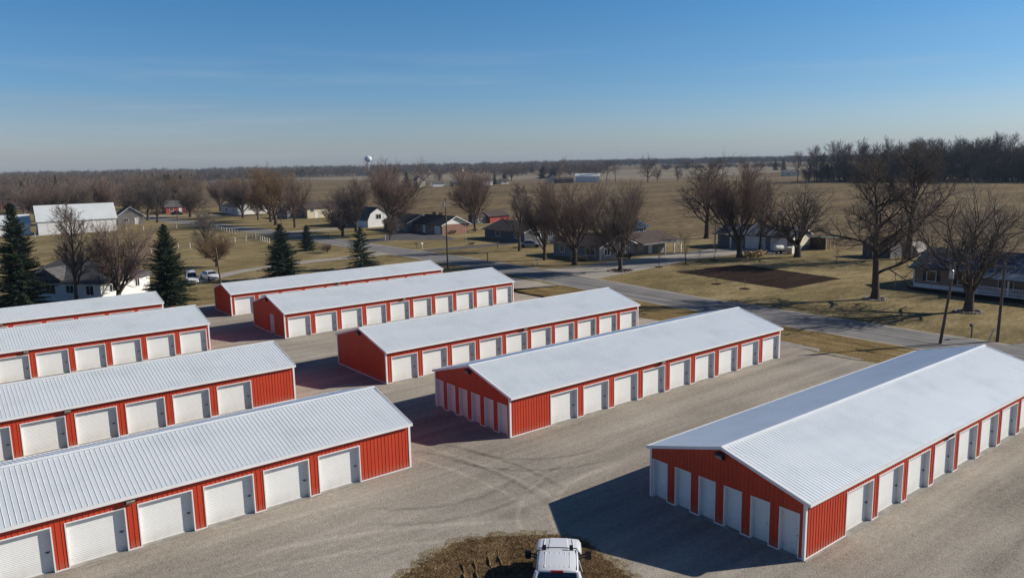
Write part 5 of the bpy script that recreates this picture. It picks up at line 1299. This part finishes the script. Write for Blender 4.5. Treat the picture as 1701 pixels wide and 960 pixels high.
# black crossbar with two clamp mounts at the front edge of the roof
bm = bmesh.new()
pp = [(.02 - .06 * abs(k_ / 5) ** 2, .80 * k_ / 5, 1.965 + .01) for k_ in range(-5, 6)]
for a_, b_ in zip(pp, pp[1:]): tube(bm, a_, b_, .022, n=6, caps=False)
cb = obj('crossbar', bm, M['black'], pk)
for s in (-1, 1):
    bm = bmesh.new(); prism(bm, [(-.10, 1.90), (.12, 1.88), (.10, 2.02), (.02, 2.10), (-.06, 2.08)], s * .56 - .075, s * .56 + .075, 'y'); obj('mount', bm, M['black'], cb)
# tow mirrors
for s in (-1, 1):
    bm = bmesh.new(); tube(bm, (.42, s * .93, 1.42), (.52, s * 1.16, 1.44), .035, n=6); tube(bm, (.42, s * .93, 1.32), (.50, s * 1.16, 1.30), .03, n=6); mr = obj('mirror_arm', bm, M['black'], pk)
    bm = bmesh.new(); box(bm, .44, .60, s * 1.27 - .13, s * 1.27 + .13, 1.20, 1.56); bmesh.ops.bevel(bm, geom=bm.edges[:], offset=.03, segments=2, affect='EDGES'); obj('mirror', bm, M['black'], pk)
    bm = bmesh.new(); box(bm, .425, .44, s * 1.27 - .10, s * 1.27 + .10, 1.24, 1.52); obj('mirror_glass', bm, M['glass'], pk)
    bm = bmesh.new(); box(bm, 2.30, 2.45, s * .70 - .17, s * .70 + .17, .82, 1.02); obj('headlight', bm, M['headlamp'], pk)
    bm = bmesh.new(); box(bm, -4.03, -3.96, s * .93 - .07, s * .93 + .07, .85, 1.2); obj('tail_light', bm, M['lamp_red'], pk)
    for zz in (-.35, -1.3):
        bm = bmesh.new(); box(bm, zz - .09, zz + .09, s * 1.025 - .02, s * 1.025 + .02, 1.08, 1.11); obj('door_handle', bm, M['black'], pk)
    wheel(pk, 1.5, s * .86, .40, .27, s); wheel(pk, -2.75, s * .86, .40, .27, s)
# bed: floor, side walls, tailgate
bm = bmesh.new()
box(bm, -3.98, -2.02, -.90, .90, .72, .80)
obj('bed_floor', bm, M['black'], pk)
bm = bmesh.new()
for s in (-1, 1):
    ya, yb = sorted((s * .86, s * 1.0)); box(bm, -3.98, -2.02, ya, yb, .50, 1.34)
box(bm, -2.06, -2.0, -.86, .86, .8, 1.33)
bmesh.ops.bevel(bm, geom=[e for e in bm.edges if e.calc_length() > .3], offset=.02, segments=2, affect='EDGES')
obj('bed_wall', bm, P_, pk)
bm = bmesh.new(); box(bm, -4.02, -3.985, -.86, .86, .62, 1.33); obj('tailgate', bm, P_, pk)
bm = bmesh.new(); box(bm, -4.22, -4.03, -.95, .95, .45, .62); obj('rear_bumper', bm, M['steel'], pk)
bm = bmesh.new(); box(bm, 2.40, 2.56, -.92, .92, .42, .66); obj('front_bumper', bm, M['steel'], pk)
bm = bmesh.new(); box(bm, 2.38, 2.46, -.50, .50, .68, 1.02); obj('grille', bm, M['black'], pk)

# ---------------------------------------------------------------- haze
HAZE = 0.00008
if HAZE:
    bm = bmesh.new(); box(bm, -1500, 4200, -1500, 4200, -1.0, 64.0)
    hm = bpy.data.materials.new('thin blue haze'); hm.use_nodes = True; n = hm.node_tree.nodes
    n.remove(n['Principled BSDF']); pv = n.new('ShaderNodeVolumePrincipled'); pv.inputs['Color'].default_value = (0.62, 0.78, 1.0, 1); pv.inputs['Density'].default_value = HAZE
    hm.node_tree.links.new(pv.outputs[0], n['Material Output'].inputs['Volume'])
    tag(obj('haze', bm, hm), 'thin bluish haze over the far fields', 'haze', kind='stuff')
